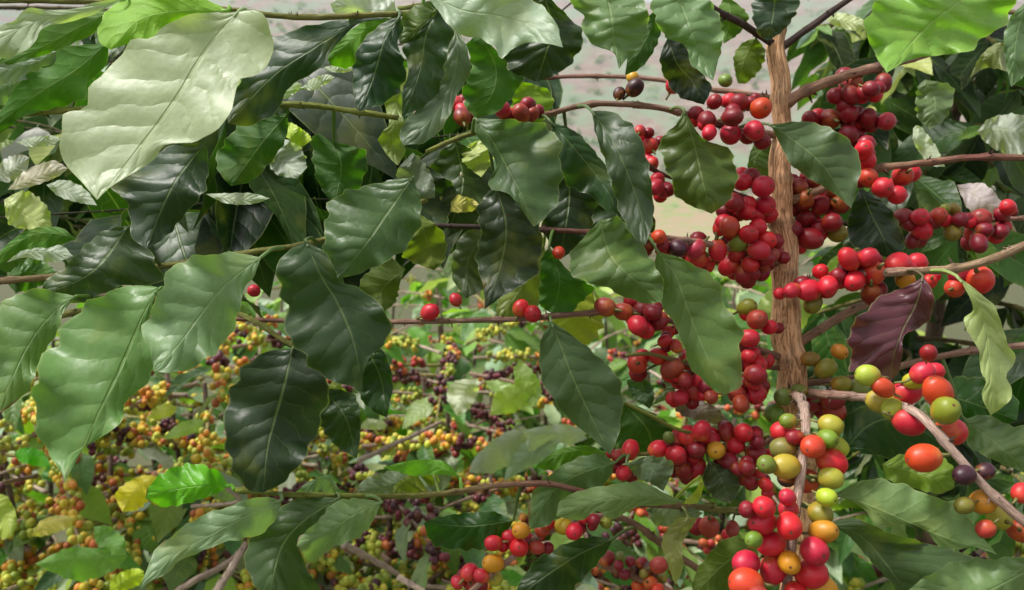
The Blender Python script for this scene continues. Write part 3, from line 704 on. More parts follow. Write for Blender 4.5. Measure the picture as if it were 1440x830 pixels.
# --- middle left
leaf(None, [(222, 404), (200, 448), (178, 500), (155, 550), (135, 590), (112, 640), (91, 678)], [(195, 401), (160, 408), (137, 417), (108, 440), (90, 455), (84, 475), (58, 505), (49, 540), (49, 575), (54, 612), (72, 643), (85, 664)],
     [(206, 465), (222, 487), (217, 520), (205, 540), (180, 563), (166, 598), (134, 620), (105, 636), (96, 656)], .47, (.20, .32, .13), .35, (.1, .2), br='a4')
leaf(B1, [(1015, 255), (880, 360), (780, 480), (690, 600), (598, 698)], [(900, 236), (720, 262), (643, 330), (608, 420), (553, 545), (585, 615)], [(992, 320), (947, 390), (922, 500), (872, 590), (780, 668), (690, 702)], .455, (.25, .35, .24), .4, (.1, .05), br='a3', wave=1.2)
leaf(B1, [(290, 405), (190, 490), (110, 600), (50, 720), (-20, 870)], [(150, 378), (60, 400), (0, 450), (-70, 560), (-80, 700)], [(242, 480), (232, 530), (182, 610), (142, 690), (112, 770), (30, 842)], .49, (.20, .30, .13), .35, (.1, .2), br='a4')
leaf(B1, [(500, 130), (420, 240), (330, 330), (160, 405)], [(400, 155), (300, 240), (248, 300), (180, 340)], [(570, 210), (630, 350), (480, 365), (380, 408), (290, 435)], .51, (.065, .11, .05), .2, br='a3')
leaf(None, [(290, 200), (250, 250), (225, 300), (206, 350)], [(235, 207), (190, 240), (158, 262), (180, 288), (185, 332)], [(293, 235), (287, 270), (262, 300), (235, 332)], .475, (.045, .08, .05), .1, br='a2', pet=False)
leaf(B1, [(300, 182), (190, 160), (100, 180), (-50, 280)], [(230, 138), (130, 142), (50, 185)], [(200, 215), (100, 225), (0, 280)], .50, (.07, .2, .008), -.2, top=False, br='a3', pet=False)
leaf(B1, [(15, 30), (100, 90), (205, 145)], [(100, -5), (185, 60)], [(35, 125), (120, 145)], .60, (.45, .5, .2), .3, pet=False)
leaf(B1, [(25, 275), (140, 230), (285, 250)], [(120, 200), (230, 203)], [(100, 255), (200, 275)], .54, (.5, .55, .5), .6, pet=False)
leaf(B1, [(20, 330), (100, 310), (220, 330)], [(110, 260), (200, 290)], [(60, 390), (150, 370)], .56, (.09, .2, .03), .1, pet=False)
leaf(B2, [(640, -60), (540, 80), (450, 210), (342, 338)], [(480, -30), (330, 20), (298, 120), (293, 230), (318, 305)], [(672, 60), (657, 150), (590, 237), (500, 287), (420, 321)], .475, (.10, .165, .075), .25, (.2, .3), br='a3', maxpet=.1)
leaf(B2, [(220, 190), (280, 320), (345, 430), (400, 560), (425, 660), (442, 770)], [(120, 260), (113, 350), (150, 470), (133, 540), (185, 602), (250, 688), (320, 734)], [(310, 248), (352, 345), (440, 380), (532, 465), (548, 560), (472, 642), (447, 702)], .45, (.055, .105, .045), .12, (.25, .3), br='a3')
leaf(B2, [(610, 300), (520, 380), (522, 470)], [(530, 255), (428, 360), (460, 425)], [(592, 340), (572, 425)], .50, (.13, .18, .03), -.1, top=False, pet=False)
leaf(B2, [(655, 80), (690, 180), (722, 305)], [(640, 150), (598, 240), (640, 275)], [(742, 140), (768, 200), (762, 262)], .55, (.16, .2, .02), -.1, top=False, pet=False)
leaf(None, [(412, 490), (395, 560), (377, 625), (370, 693)], [(375, 495), (340, 520), (316, 580), (321, 640), (345, 686)], [(450, 508), (463, 545), (449, 600), (427, 645), (400, 677)], .47, (.038, .065, .038), .05, (.2, .3), br='a4')
leaf(None, [(450, 545), (485, 585), (502, 645)], [(445, 585), (470, 625)], [(498, 555), (507, 600)], .49, (.04, .09, .02), 0, br='a4', maxpet=.1)
leaf(None, [(510, 480), (535, 530), (544, 588)], [(490, 520), (515, 570)], [(540, 495), (552, 540)], .48, (.03, .085, .012), 0, br='a4', maxpet=.12)
leaf(C2, [(330, 10), (360, 90), (445, 132)], [(293, 80), (320, 108)], [(392, 68), (402, 112)], .50, (.36, .46, .08), .2, br='a4', maxpet=.1)
leaf(None, [(470, 200), (480, 235), (470, 290)], [(440, 190), (445, 250)], [(515, 215), (505, 265)], .52, (.045, .14, .015), -.1, top=False, br='a2', maxpet=.1)
leaf(None, [(405, 160), (370, 200), (325, 262)], [(350, 165), (306, 215), (310, 245)], [(400, 200), (360, 250)], .51, (.05, .14, .012), -.1, top=False, br='a2', maxpet=.1)
# --- lower branch
leaf(C1, [(890, 425), (730, 430), (565, 472)], [(850, 368), (750, 338), (640, 368), (578, 430)], [(840, 455), (720, 495), (620, 505)], .50, (.14, .40, .012), .1, br='l1', maxpet=.09)
leaf(C1, [(1098, 478), (960, 540), (830, 610), (700, 680), (610, 760), (540, 835)], [(1000, 468), (880, 508), (780, 543), (680, 608), (600, 680), (572, 750)], [(1082, 530), (1032, 602), (940, 632), (880, 642), (780, 682), (690, 722), (660, 762), (590, 793)], .47, (.26, .33, .24), .4, (.1, .3), br='l1')
leaf(None, [(478, 700), (430, 730), (395, 770), (378, 838)], [(430, 700), (390, 715), (365, 745), (344, 775), (354, 818)], [(472, 727), (442, 770), (432, 800), (452, 838)], .49, (.08, .13, .045), .2, br='l1')
leaf(C2, [(518, 488), (400, 540), (300, 610), (186, 658)], [(420, 473), (330, 490), (270, 560), (198, 622)], [(482, 562), (432, 622), (330, 662), (280, 702), (232, 732)], .485, (.26, .34, .20), .35, br='l1')
leaf(C2, [(1030, 560), (860, 580), (680, 570)], [(950, 525), (820, 532), (720, 550)], [(965, 655), (850, 675), (720, 655)], .56, (.035, .10, .012), 0, br='l1', maxpet=.1)
leaf(C2, [(700, 340), (620, 390), (560, 450)], [(640, 370), (570, 420)], [(740, 400), (660, 450)], .55, (.22, .26, .03), .1, br='l1', maxpet=.1)
leaf(C2, [(820, 390), (700, 340), (520, 352)], [(760, 330), (640, 325)], [(740, 380), (640, 385)], .54, (.15, .36, .03), .3, br='l1', maxpet=.1)
leaf(C2, [(640, 370), (540, 420), (420, 450)], [(560, 365), (450, 400)], [(620, 440), (500, 460)], .565, (.26, .29, .27), .4, br='l1', maxpet=.1)
leaf(C2, [(360, 450), (290, 400), (180, 450)], [(310, 385), (230, 410)], [(320, 455), (240, 465)], .56, (.24, .32, .24), .4, pet=False)
# --- lower middle
leaf(C3, [(455, 335), (320, 375), (210, 450), (128, 592)], [(400, 300), (300, 320), (190, 390), (128, 470), (118, 560)], [(430, 400), (330, 480), (250, 540), (190, 580)], .565, (.13, .20, .105), .2, br='m4')
leaf(C3, [(725, 487), (580, 470), (420, 480), (228, 542)], [(640, 448), (560, 408), (460, 418), (340, 438), (248, 480)], [(620, 502), (540, 507), (450, 553), (380, 522), (330, 558), (270, 552)], .535, (.23, .31, .17), .35, br='l1', wave=.7)
leaf(C3, [(500, 340), (600, 365), (645, 445)], [(590, 308), (685, 340)], [(545, 395), (595, 415)], .555, (.2, .25, .2), .4, br='m4', wave=1.6)
leaf(C3, [(450, 630), (300, 700), (150, 800), (50, 885)], [(340, 625), (180, 690), (95, 785)], [(410, 700), (320, 800), (240, 870)], .60, (.028, .065, .012), -.1, br='l2', maxpet=.1)
leaf(C3, [(1010, 640), (880, 730), (755, 855)], [(900, 625), (820, 690), (765, 775)], [(1010, 765), (960, 860)], .52, (.11, .14, .012), -.1, top=False, br='f2', pet=False)
leaf(C3, [(740, 545), (690, 650), (690, 810)], [(690, 558), (638, 640), (660, 725)], [(772, 558), (722, 640), (720, 745)], .575, (.3, .3, .1), .1, br='l1', maxpet=.1)
leaf(C3, [(490, 105), (580, 200), (610, 310)], [(470, 170), (455, 260), (520, 300)], [(600, 140), (710, 220), (690, 275)], .62, (.06, .13, .012), 0, top=False, br='p1', maxpet=.12)
leaf(C3, [(820, 325), (870, 400), (905, 495)], [(800, 400), (840, 470)], [(920, 370), (940, 440)], .58, (.1, .12, .09), .2, br='m4', maxpet=.1)
leaf(C3, [(792, 385), (770, 440), (715, 495)], [(780, 430), (745, 470)], [(800, 430), (775, 490)], .56, (.36, .4, .05), .1, br='l1', maxpet=.1)
leaf(C3, [(430, 300), (280, 288), (145, 352)], [(350, 268), (230, 285)], [(330, 335), (220, 365)], .59, (.11, .25, .02), 0, pet=False)
leaf(C3, [(555, -10), (570, 60), (592, 125)], [(503, 20), (530, 85)], [(602, 40), (608, 90)], .62, (.085, .15, .075), .2, br='m3', maxpet=.12)
leaf(C3, [(640, 20), (720, 10), (600, 110)], [(640, 0), (700, -20)], [(680, 60), (640, 95)], .63, (.2, .25, .2), .3, br='m3', maxpet=.12)
leaf(C3, [(700, 80), (800, 125), (915, 192)], [(760, 80), (850, 120)], [(700, 140), (820, 180)], .625, (.16, .11, .10), .2, br='m3', maxpet=.12, label='dull brown withered leaf')
leaf(C3, [(580, 520), (650, 540), (800, 530)], [(640, 500), (740, 505)], [(620, 580), (740, 570)], .60, (.26, .3, .24), .4, br='l1', maxpet=.1)

# --- pale leaves between the dark ones, whitish colours painting in sky glints
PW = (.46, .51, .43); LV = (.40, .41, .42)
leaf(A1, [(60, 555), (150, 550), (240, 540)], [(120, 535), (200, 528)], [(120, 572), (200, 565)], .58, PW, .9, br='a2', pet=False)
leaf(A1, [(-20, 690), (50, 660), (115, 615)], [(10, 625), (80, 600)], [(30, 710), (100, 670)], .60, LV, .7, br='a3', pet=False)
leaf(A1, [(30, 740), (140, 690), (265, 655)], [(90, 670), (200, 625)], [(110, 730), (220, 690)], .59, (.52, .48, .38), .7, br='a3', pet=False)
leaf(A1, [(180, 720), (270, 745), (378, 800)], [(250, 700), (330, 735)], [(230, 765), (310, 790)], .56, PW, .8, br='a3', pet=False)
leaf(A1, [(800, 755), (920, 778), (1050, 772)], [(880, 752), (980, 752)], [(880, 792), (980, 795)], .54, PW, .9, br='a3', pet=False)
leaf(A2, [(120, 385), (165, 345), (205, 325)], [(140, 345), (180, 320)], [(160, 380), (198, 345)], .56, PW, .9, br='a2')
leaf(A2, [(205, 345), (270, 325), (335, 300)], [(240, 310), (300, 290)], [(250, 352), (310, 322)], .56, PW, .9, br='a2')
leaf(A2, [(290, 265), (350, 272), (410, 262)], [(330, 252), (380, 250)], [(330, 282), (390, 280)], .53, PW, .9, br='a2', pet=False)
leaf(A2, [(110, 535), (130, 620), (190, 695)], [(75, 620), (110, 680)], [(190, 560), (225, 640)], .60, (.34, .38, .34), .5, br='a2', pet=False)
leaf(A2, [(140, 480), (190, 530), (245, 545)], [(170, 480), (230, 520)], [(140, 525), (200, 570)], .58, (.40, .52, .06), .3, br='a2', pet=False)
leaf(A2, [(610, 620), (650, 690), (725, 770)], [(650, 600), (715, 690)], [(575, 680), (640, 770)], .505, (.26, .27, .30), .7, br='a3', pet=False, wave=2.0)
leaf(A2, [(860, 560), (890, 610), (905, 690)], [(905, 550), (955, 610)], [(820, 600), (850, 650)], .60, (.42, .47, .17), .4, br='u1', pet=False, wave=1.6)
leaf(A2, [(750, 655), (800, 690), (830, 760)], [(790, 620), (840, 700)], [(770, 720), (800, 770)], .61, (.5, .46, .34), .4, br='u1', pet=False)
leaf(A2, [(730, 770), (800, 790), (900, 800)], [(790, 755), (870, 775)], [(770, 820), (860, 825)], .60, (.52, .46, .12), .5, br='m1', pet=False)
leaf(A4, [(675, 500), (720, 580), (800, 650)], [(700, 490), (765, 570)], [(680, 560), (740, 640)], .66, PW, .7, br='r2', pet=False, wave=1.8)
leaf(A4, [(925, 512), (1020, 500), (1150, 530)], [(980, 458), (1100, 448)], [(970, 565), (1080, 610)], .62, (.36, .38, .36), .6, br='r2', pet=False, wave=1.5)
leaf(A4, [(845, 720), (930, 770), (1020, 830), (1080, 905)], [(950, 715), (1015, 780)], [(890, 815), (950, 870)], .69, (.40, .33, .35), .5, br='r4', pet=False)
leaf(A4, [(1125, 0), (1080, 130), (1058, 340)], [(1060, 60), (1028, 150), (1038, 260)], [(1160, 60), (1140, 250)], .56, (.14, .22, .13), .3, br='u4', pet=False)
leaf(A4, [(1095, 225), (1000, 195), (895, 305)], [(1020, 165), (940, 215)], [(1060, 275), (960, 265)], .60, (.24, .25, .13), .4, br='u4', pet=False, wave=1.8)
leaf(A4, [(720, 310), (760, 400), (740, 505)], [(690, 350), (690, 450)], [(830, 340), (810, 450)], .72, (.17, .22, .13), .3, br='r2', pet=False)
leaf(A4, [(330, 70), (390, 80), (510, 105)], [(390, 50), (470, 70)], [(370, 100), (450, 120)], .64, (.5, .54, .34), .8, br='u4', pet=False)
# --- dark and yellow-green leaves behind the fruit
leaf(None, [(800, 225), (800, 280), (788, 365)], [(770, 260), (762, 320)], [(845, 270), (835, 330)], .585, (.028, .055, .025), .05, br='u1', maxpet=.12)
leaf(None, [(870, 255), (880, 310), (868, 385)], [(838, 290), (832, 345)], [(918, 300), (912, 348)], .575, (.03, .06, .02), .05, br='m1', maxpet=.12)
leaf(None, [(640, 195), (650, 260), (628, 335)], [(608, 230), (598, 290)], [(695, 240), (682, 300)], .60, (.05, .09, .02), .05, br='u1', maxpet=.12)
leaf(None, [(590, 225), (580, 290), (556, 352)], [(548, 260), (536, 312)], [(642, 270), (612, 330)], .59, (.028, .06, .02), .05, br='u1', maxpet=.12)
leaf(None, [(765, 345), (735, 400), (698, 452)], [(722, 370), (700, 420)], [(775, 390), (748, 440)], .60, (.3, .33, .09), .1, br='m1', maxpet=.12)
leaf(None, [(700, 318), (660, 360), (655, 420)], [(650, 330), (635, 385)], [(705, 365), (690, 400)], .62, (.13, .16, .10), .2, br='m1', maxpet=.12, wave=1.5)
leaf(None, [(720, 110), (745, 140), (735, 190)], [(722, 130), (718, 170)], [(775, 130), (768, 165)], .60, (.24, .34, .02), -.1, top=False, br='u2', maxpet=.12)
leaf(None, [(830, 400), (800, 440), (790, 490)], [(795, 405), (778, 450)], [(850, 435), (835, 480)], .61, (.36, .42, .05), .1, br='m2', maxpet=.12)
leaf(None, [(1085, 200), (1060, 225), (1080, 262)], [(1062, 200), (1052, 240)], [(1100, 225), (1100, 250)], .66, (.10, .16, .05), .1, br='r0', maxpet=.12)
leaf(None, [(1150, 410), (1110, 440), (1060, 440)], [(1120, 400), (1080, 410)], [(1130, 460), (1090, 470)], .70, (.3, .4, .12), .3, pet=False)
# --- cherries, read off zoomed views
cherries((860, 80), 5.532, .575, 'P 60 285 95,P 180 240 140,R 495 205 150,A 165 160 70,D 800 350 125,D 740 500 160,R 760 590 120,D 990 360 150,D 1075 365 110,D 940 470 150,R 925 600 175,O 1160 400 175,R 1110 575 165', ['u1', 'u2'])
cherries((860, 80), 5.532, .60, 'G 885 185 110,R 220 575 95,R 300 690 130,R 285 800 95', ['u2', 'm0'])
cherries((860, 220), 4.152, .59, 'R 235 40 85,R 260 180 95,K 312 195 100,D 660 320 105,R 630 420 85,D 880 680 95,B 930 575 95,R 885 175 130,R 765 150 110,R 895 285 125,B 885 630 90,D 770 690 110,R 860 550 115,R 800 455 115,D 715 270 120,R 785 325 105,R 730 570 110,R 905 490 115,B 690 412 118,K 490 540 115,R 545 640 110,R 810 632 100,R 620 548 115,R 690 640 120,R 500 600 125,G 740 505 110', ['m0', 'm1'])
cherries((860, 220), 4.152, .575, 'D 215 530 75,D 300 515 80,D 350 548 75,P 385 535 105,O 275 470 88', ['m1'])
cherries((860, 400), 4.152, .565, 'B 70 160 110,D 280 215 110,D 240 165 100,D 190 150 115,R 155 240 120', ['m2'])
cherries((860, 400), 4.152, .58, 'R 330 280 80,R 310 330 78,B 375 360 75,D 430 560 90,D 550 590 100,R 440 445 105,D 480 540 115,R 275 420 108,B 355 490 125,R 150 465 125,B 580 655 85,B 480 615 120,R 350 665 75,R 405 660 95,B 730 620 110,D 690 600 90,B 755 695 100,R 840 640 125,D 790 370 95,D 840 530 120,R 800 420 85,R 805 315 110,R 840 470 130,R 920 250 90,B 850 205 125,L 790 135 105,R 830 580 85', ['m3', 'm2'])
cherries((350, 270), TILE, .565, 'R 705 468 68,R 20 385 48,R 805 420 10', ['m2'], inner=False)
cherries((700, 270), TILE, .56, 'R 90 453 66,R 137 475 70,B 418 448 80,O 237 236 36', ['m2', 'm1'], inner=False)
cherries((350, 0), TILE, .545, 'D 830 455 70,R 808 405 66,R 830 430 55,K 985 425 66,B 1060 440 70,B 1100 445 60', ['u1'])
cherries((860, 570), 4.152, .58, 'B 40 295 75,R 70 395 90,D 850 215 85,D 735 370 85,D 800 440 85,D 760 420 100,R 860 410 70,R 900 465 80,D 790 365 95,D 420 385 100,D 680 325 110,D 670 155 105,R 770 160 115,G 335 190 62,R 525 150 115,D 365 215 110,R 580 200 110,R 450 180 125,D 490 260 112,D 840 280 115,R 720 235 112,R 268 260 115,R 375 290 115,A 608 262 112,R 495 365 118,R 110 260 105', ['m4'])
cherries((860, 570), 4.152, .61, 'B 705 720 85,B 570 710 125', ['l1'])
cherries((1090, 100), 4.152, .615, 'D 440 140 110,D 560 105 95,D 440 80 130,D 630 70 110,D 520 130 90', ['r1'])
cherries((1090, 100), 4.152, .63, 'D 205 285 100,D 480 385 90,D 430 370 115,D 430 300 105,D 320 280 125,D 430 250 110,D 540 275 115,K 650 295 110,D 350 700 110,D 90 730 100,D 170 760 110,D 130 680 115,D 230 650 115,D 270 780 110,D 380 780 110', ['r0', 'r2', 'r3'])
cherries((1090, 100), 4.152, .585, 'D 500 640 90,R 520 460 115,R 530 530 115,O 545 620 112,R 745 610 125,R 625 680 125', ['r2'])
cherries((1090, 260), 3.771, .62, 'D 300 200 100,D 240 110 100,D 90 235 105,D 155 185 105,L 330 255 105,D 185 285 120,R 130 330 82', ['r3'])
cherries((1090, 260), 3.771, .565, 'P 375 445 100,R 390 395 110,R 495 385 105,D 510 580 115,R 815 515 85,L 200 630 105,R 240 460 88,R 495 425 90,R 90 560 85,R 280 535 105,R 180 560 118,R 420 510 115,R 650 420 128,R 520 470 130,A 690 505 100,R 955 545 112,R 1090 505 140', ['r4'])
cherries((1090, 260), 3.771, .65, 'D 730 295 80,D 1080 310 95,L 940 255 90,D 680 175 105,R 770 170 95,L 900 130 60,L 950 130 66,D 1210 165 70,D 1110 240 80,B 865 165 90,D 980 185 82,R 1055 255 105,B 1090 180 115,R 775 235 110,R 1235 120 88,D 1195 245 90', ['r3'])
cherries((1060, 480), 4.152, .60, 'L 510 250 100,L 330 105 95,A 500 60 95,G 610 280 125,L 420 160 112,G 120 420 115,D 460 340 130,G 175 325 105,G 262 295 98,B 470 405 135,D 20 130 110,R 30 310 90,D 30 650 85', ['r5', 'r6', 'f1', 'trunk'])
cherries((1060, 480), 4.152, .445, 'D 240 560 85,G 200 465 95,G 430 570 115,R 170 525 130,G 75 720 115,P 195 795 120,Y 450 490 128,Y 480 615 132,G 170 625 140,Y 185 730 150,O 345 615 140,R 455 705 165,Y 450 800 130,R 310 815 155', ['f2'])
cherries((1060, 480), 4.152, .465, 'R 985 185 125,Y 940 230 110,Y 1005 262 100,O 755 270 115,Y 740 350 140,Y 665 200 132,Y 810 395 132,R 905 475 155,R 890 300 160', ['f1'])
cherries((1160, 400), 3.771, .44, 'D 550 365 85,L 640 670 145,O 600 570 150,R 668 780 160', ['f1'])
cherries((1160, 620), 3.954, .43, 'P 890 170 90,P 775 190 110,B 895 490 100,G 775 360 100,R 1095 290 110,R 1085 500 140,A 880 340 140,Y 970 430 135,O 550 95 165', ['f1'])
cherries((1000, 640), 4.368, .417, 'D 220 335 85,R 470 260 80,L 670 360 150,Y 710 260 120,R 475 335 130,R 325 320 140,G 262 520 72,A 690 470 150,R 315 415 160,R 480 435 165,R 370 545 165,A 480 660 145,R 635 590 175,R 215 665 160,R 380 700 165,R 615 730 180,A 680 815 160,O 215 790 190,B 290 880 150,R 520 850 150', ['f2'])
cherries((600, 700), 4.0, .56, 'B 650 185 82,R 470 220 82,B 620 280 80,A 530 185 100,R 310 440 82,Y 385 455 90,R 375 255 90,R 175 475 80,R 240 420 100,R 250 480 100,A 375 370 108,R 520 280 112,D 940 125 60,L 1010 140 72,R 830 190 100,A 770 160 100', ['l2'])
cherries((600, 700), 4.0, .80, 'P 1070 420 72,P 1160 420 80,D 1080 380 62,P 1250 400 80,D 1145 360 64,G 1090 330 50,D 1210 370 72,D 1015 345 84,B 1305 380 96,L 1220 430 52,G 1325 455 62,O 1260 480 88,O 1190 500 80,O 1300 515 64,D 1110 430 70', ['l3'])

V_ = []; F_ = []; C_ = []; nv_ = 0
_iv, _if = None, None
def ico():
    # small ball of 60 triangles
    ns, nr = 7, 6
    v = [(0, 0, 1)] + [(math.sin(math.pi * i / nr) * math.cos(6.2832 * (k + .5 * i) / ns), math.sin(math.pi * i / nr) * math.sin(6.2832 * (k + .5 * i) / ns), math.cos(math.pi * i / nr)) for i in range(1, nr) for k in range(ns)] + [(0, 0, -1)]
    f = [(0, 1 + k, 1 + (k + 1) % ns) for k in range(ns)]
    for i in range(nr - 2):
        a = 1 + i * ns; b_ = a + ns
        for k in range(ns): f += [(a + k, b_ + k, a + (k + 1) % ns), (a + (k + 1) % ns, b_ + k, b_ + (k + 1) % ns)]
    a = 1 + (nr - 2) * ns
    f += [(a + k, len(v) - 1, a + (k + 1) % ns) for k in range(ns)]
    return np.array(v), np.array(f)
ICO_V, ICO_FA = ico()
for p, r, c in INNER:
    V_.append(ICO_V * r * np.array([1.08, 1, 1]) + np.array(p)); F_.append(ICO_FA + nv_); nv_ += len(ICO_V); C_.append(np.tile(np.array(c), (len(ICO_V), 1)))
_o = mesh_obj('cherries', np.vstack(V_), np.vstack(F_), M_CHV, vcol=np.vstack(C_)); under(_o, TREE); _o['kind'] = 'stuff'
# ------------------------------------------------------------------ trees standing behind: trunks, branches, leaves
def jitcol(c, v=.25):
    k = rnd.uniform(1 - v, 1 + v)
    return (c[0] * k * rnd.uniform(.85, 1.2), c[1] * k, c[2] * k * rnd.uniform(.8, 1.25))

def leafy_branch(key, tree, pts, n, size, pal, keep=None, r=(4, 2.5), cols=None, down=.75):
    B = branch(key, tree, pts, r, cols or [BRN, OLV], stub=False, ns=6, rough=0)
    m = len(B.path)
    for i in range(n):
        for _try in range(6):
            k = rnd.randint(int(m * .08), m - 1); p = Vector(B.path[k])
            tan = Vector(B.path[min(k + 1, m - 1)] - B.path[max(k - 1, 0)]).normalized()
            side = Vector((tan.y, -tan.x, 0)).normalized() * rnd.choice((-1, 1))
            dirv = side * rnd.uniform(.3, 1) + tan * rnd.uniform(-.2, .7) + Vector((0, 0, -1)) * down * rnd.uniform(.2, 1.5)
            dirv.normalize(); sz = rnd.uniform(*size)
            tip = p + dirv * sz
            if keep is None or (keep(*proj(p)) and keep(*proj(tip)) and keep(*proj((p + tip) / 2))): break
        else: continue
        lc = rnd.choice(pal)
        if lc[1] > .22: sz *= .62
        n_ = Vector((rnd.gauss(0, .45), -.55 + rnd.gauss(0, .5), .75))
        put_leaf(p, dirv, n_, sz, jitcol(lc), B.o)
    return B

DARKP = [(.02, .04, .018), (.03, .06, .02), (.035, .075, .025), (.05, .11, .02), (.07, .15, .03), (.12, .24, .04), (.30, .34, .30), (.07, .13, .05), (.22, .27, .22), (.16, .24, .12)]  # pale grey entries put glints of sky into the leaf colour
LITEP = [(.03, .07, .03), (.04, .09, .03), (.06, .13, .04), (.05, .14, .02), (.10, .20, .05), (.20, .32, .08), (.35, .42, .12), (.33, .38, .34), (.28, .34, .27), (.42, .45, .42), (.12, .26, .02)]  # grey-white entries are painted glints, the rest leaf greens
def gap(x, y, d):        # where the hillside shows through
    if 760 < x < 1085 and 60 < y < 350: return False
    if 930 < x < 1015 and -50 < y < 130: return False
    if x < 130 and y < 40: return False
    if 380 < x < 470 and y < 50: return False
    return True
rx, ry = P(1330, 400, 1.15).x, P(1330, 400, 1.15).y
RT = thing('coffee_tree', (rx, ry, gz(rx, ry)), 'dark leafy coffee tree behind the fruiting trunk', 'tree')
trunk(RT, [Vector((rx, ry, gz(rx, ry) - .03)), Vector((rx + .01, ry, .8)), Vector((rx, ry + .02, 1.5)), Vector((rx + .02, ry, 2.2))], [.02, .016, .011, .005], 'rtrunk', (.2, .13, .09))
q = proj((rx, ry, 1.5))
def out(x, y, d, yy): return [(proj((rx, ry, 0))[0], yy, 1.15), ((x + 1330) / 2, (y + yy) / 2 - 8, (d + 1.15) / 2), (x, y, d)]
specs = [(1130, 40, 1.0, 30), (1500, 30, 1.0, 20), (1180, 150, .95, 120), (1480, 140, .9, 110), (1250, 70, .85, 90), (1160, 270, .95, 230), (1490, 260, .95, 220), (1400, 180, .82, 190), (1180, 360, .9, 320),
         (1470, 370, .9, 330), (1280, 250, .85, 240), (1150, 440, .95, 400), (1490, 460, .85, 410), (1330, -30, .9, -20), (1400, 60, .85, 50), (1230, 540, .95, 480), (1480, 600, .8, 520), (1350, 330, .85, 310),
         (1200, 640, .9, 590), (1460, 700, .75, 620), (1300, 560, .85, 520), (1200, -120, .9, -140), (1400, -140, .8, -150), (1300, -220, .75, -240), (1480, -200, .8, -220), (1180, -260, .85, -260), (1250, 330, 1.0, 300), (1420, 270, 1.0, 250), (1150, 100, 1.1, 90), (1450, 520, .95, 470), (1160, 500, 1.05, 450)]  # branches above the frame are added, unseen, to shade the right side
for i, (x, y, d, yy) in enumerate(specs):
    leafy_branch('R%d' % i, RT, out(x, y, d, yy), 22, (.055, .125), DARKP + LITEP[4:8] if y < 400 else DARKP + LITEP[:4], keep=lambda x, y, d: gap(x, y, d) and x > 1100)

bx_, by_ = P(-330, 400, 1.05).x, P(-330, 400, 1.05).y
BT = thing('coffee_tree', (bx_, by_, gz(bx_, by_)), 'pale leafy coffee tree glimpsed through the big drooping leaves', 'tree')
trunk(BT, [Vector((bx_, by_, gz(bx_, by_) - .03)), Vector((bx_ + .01, by_, .8)), Vector((bx_, by_ + .02, 1.5)), Vector((bx_ + .02, by_, 2.0))], [.02, .016, .011, .005], 'btrunk', (.2, .14, .1))
def outb(x, y, d, yy): return [(-330, yy, 1.05), ((x - 330) / 2 - 60, (y + yy) / 2 - rnd.uniform(10, 70), (d + 1.05) / 2 + .05), (x * .8 - 60, y * .8 + yy * .2 - rnd.uniform(0, 40), d + .03), (x, y, d)]
specs = [(160, 90, .85, 60), (120, 200, .8, 150), (160, 320, .8, 250), (250, 240, .75, 200), (560, 120, .95, 60), (660, 230, .95, 150), (620, 300, .95, 220), (500, 250, .85, 190), (700, 300, 1.0, 240),
         (430, 70, .9, 40), (350, 60, .95, 50), (320, 340, .85, 290), (520, 340, .9, 270), (60, 120, .8, 110), (60, 380, .8, 320), (430, 210, .8, 170), (600, 190, .85, 150), (720, 120, .95, 90), (730, 240, .9, 200), (640, 330, 1.05, 280)]
for i, (x, y, d, yy) in enumerate(specs):
    leafy_branch('L%d' % i, BT, outb(x, y, d, yy), 26, (.08, .14), LITEP, r=(2.6, 1.4), cols=[(.2, .14, .09), (.2, .18, .07)], keep=lambda x, y, d: gap(x, y, d) and y < 400 and x < 765 and not (540 < x < 720 and 340 < y))
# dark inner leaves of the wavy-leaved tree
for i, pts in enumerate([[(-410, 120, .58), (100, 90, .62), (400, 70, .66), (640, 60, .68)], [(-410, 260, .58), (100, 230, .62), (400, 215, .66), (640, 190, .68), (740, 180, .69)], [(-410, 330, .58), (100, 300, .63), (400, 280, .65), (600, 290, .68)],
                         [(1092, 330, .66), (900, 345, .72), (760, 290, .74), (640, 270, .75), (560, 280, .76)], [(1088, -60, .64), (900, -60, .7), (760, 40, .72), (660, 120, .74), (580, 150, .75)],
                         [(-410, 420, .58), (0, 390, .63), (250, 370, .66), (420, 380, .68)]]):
    leafy_branch('D%d' % i, TREE if pts[0][0] > 900 else LTREE, pts, 17, (.09, .15), [(.02, .045, .02), (.025, .06, .025), (.03, .075, .025), (.04, .11, .02), (.06, .11, .04)], keep=lambda x, y, d: gap(x, y, d) and y < 430 and x < 770 and x > 90 and not (540 < x < 720 and 330 < y), r=(1.5, 1.1), cols=[(.07, .06, .04), (.12, .12, .05)])

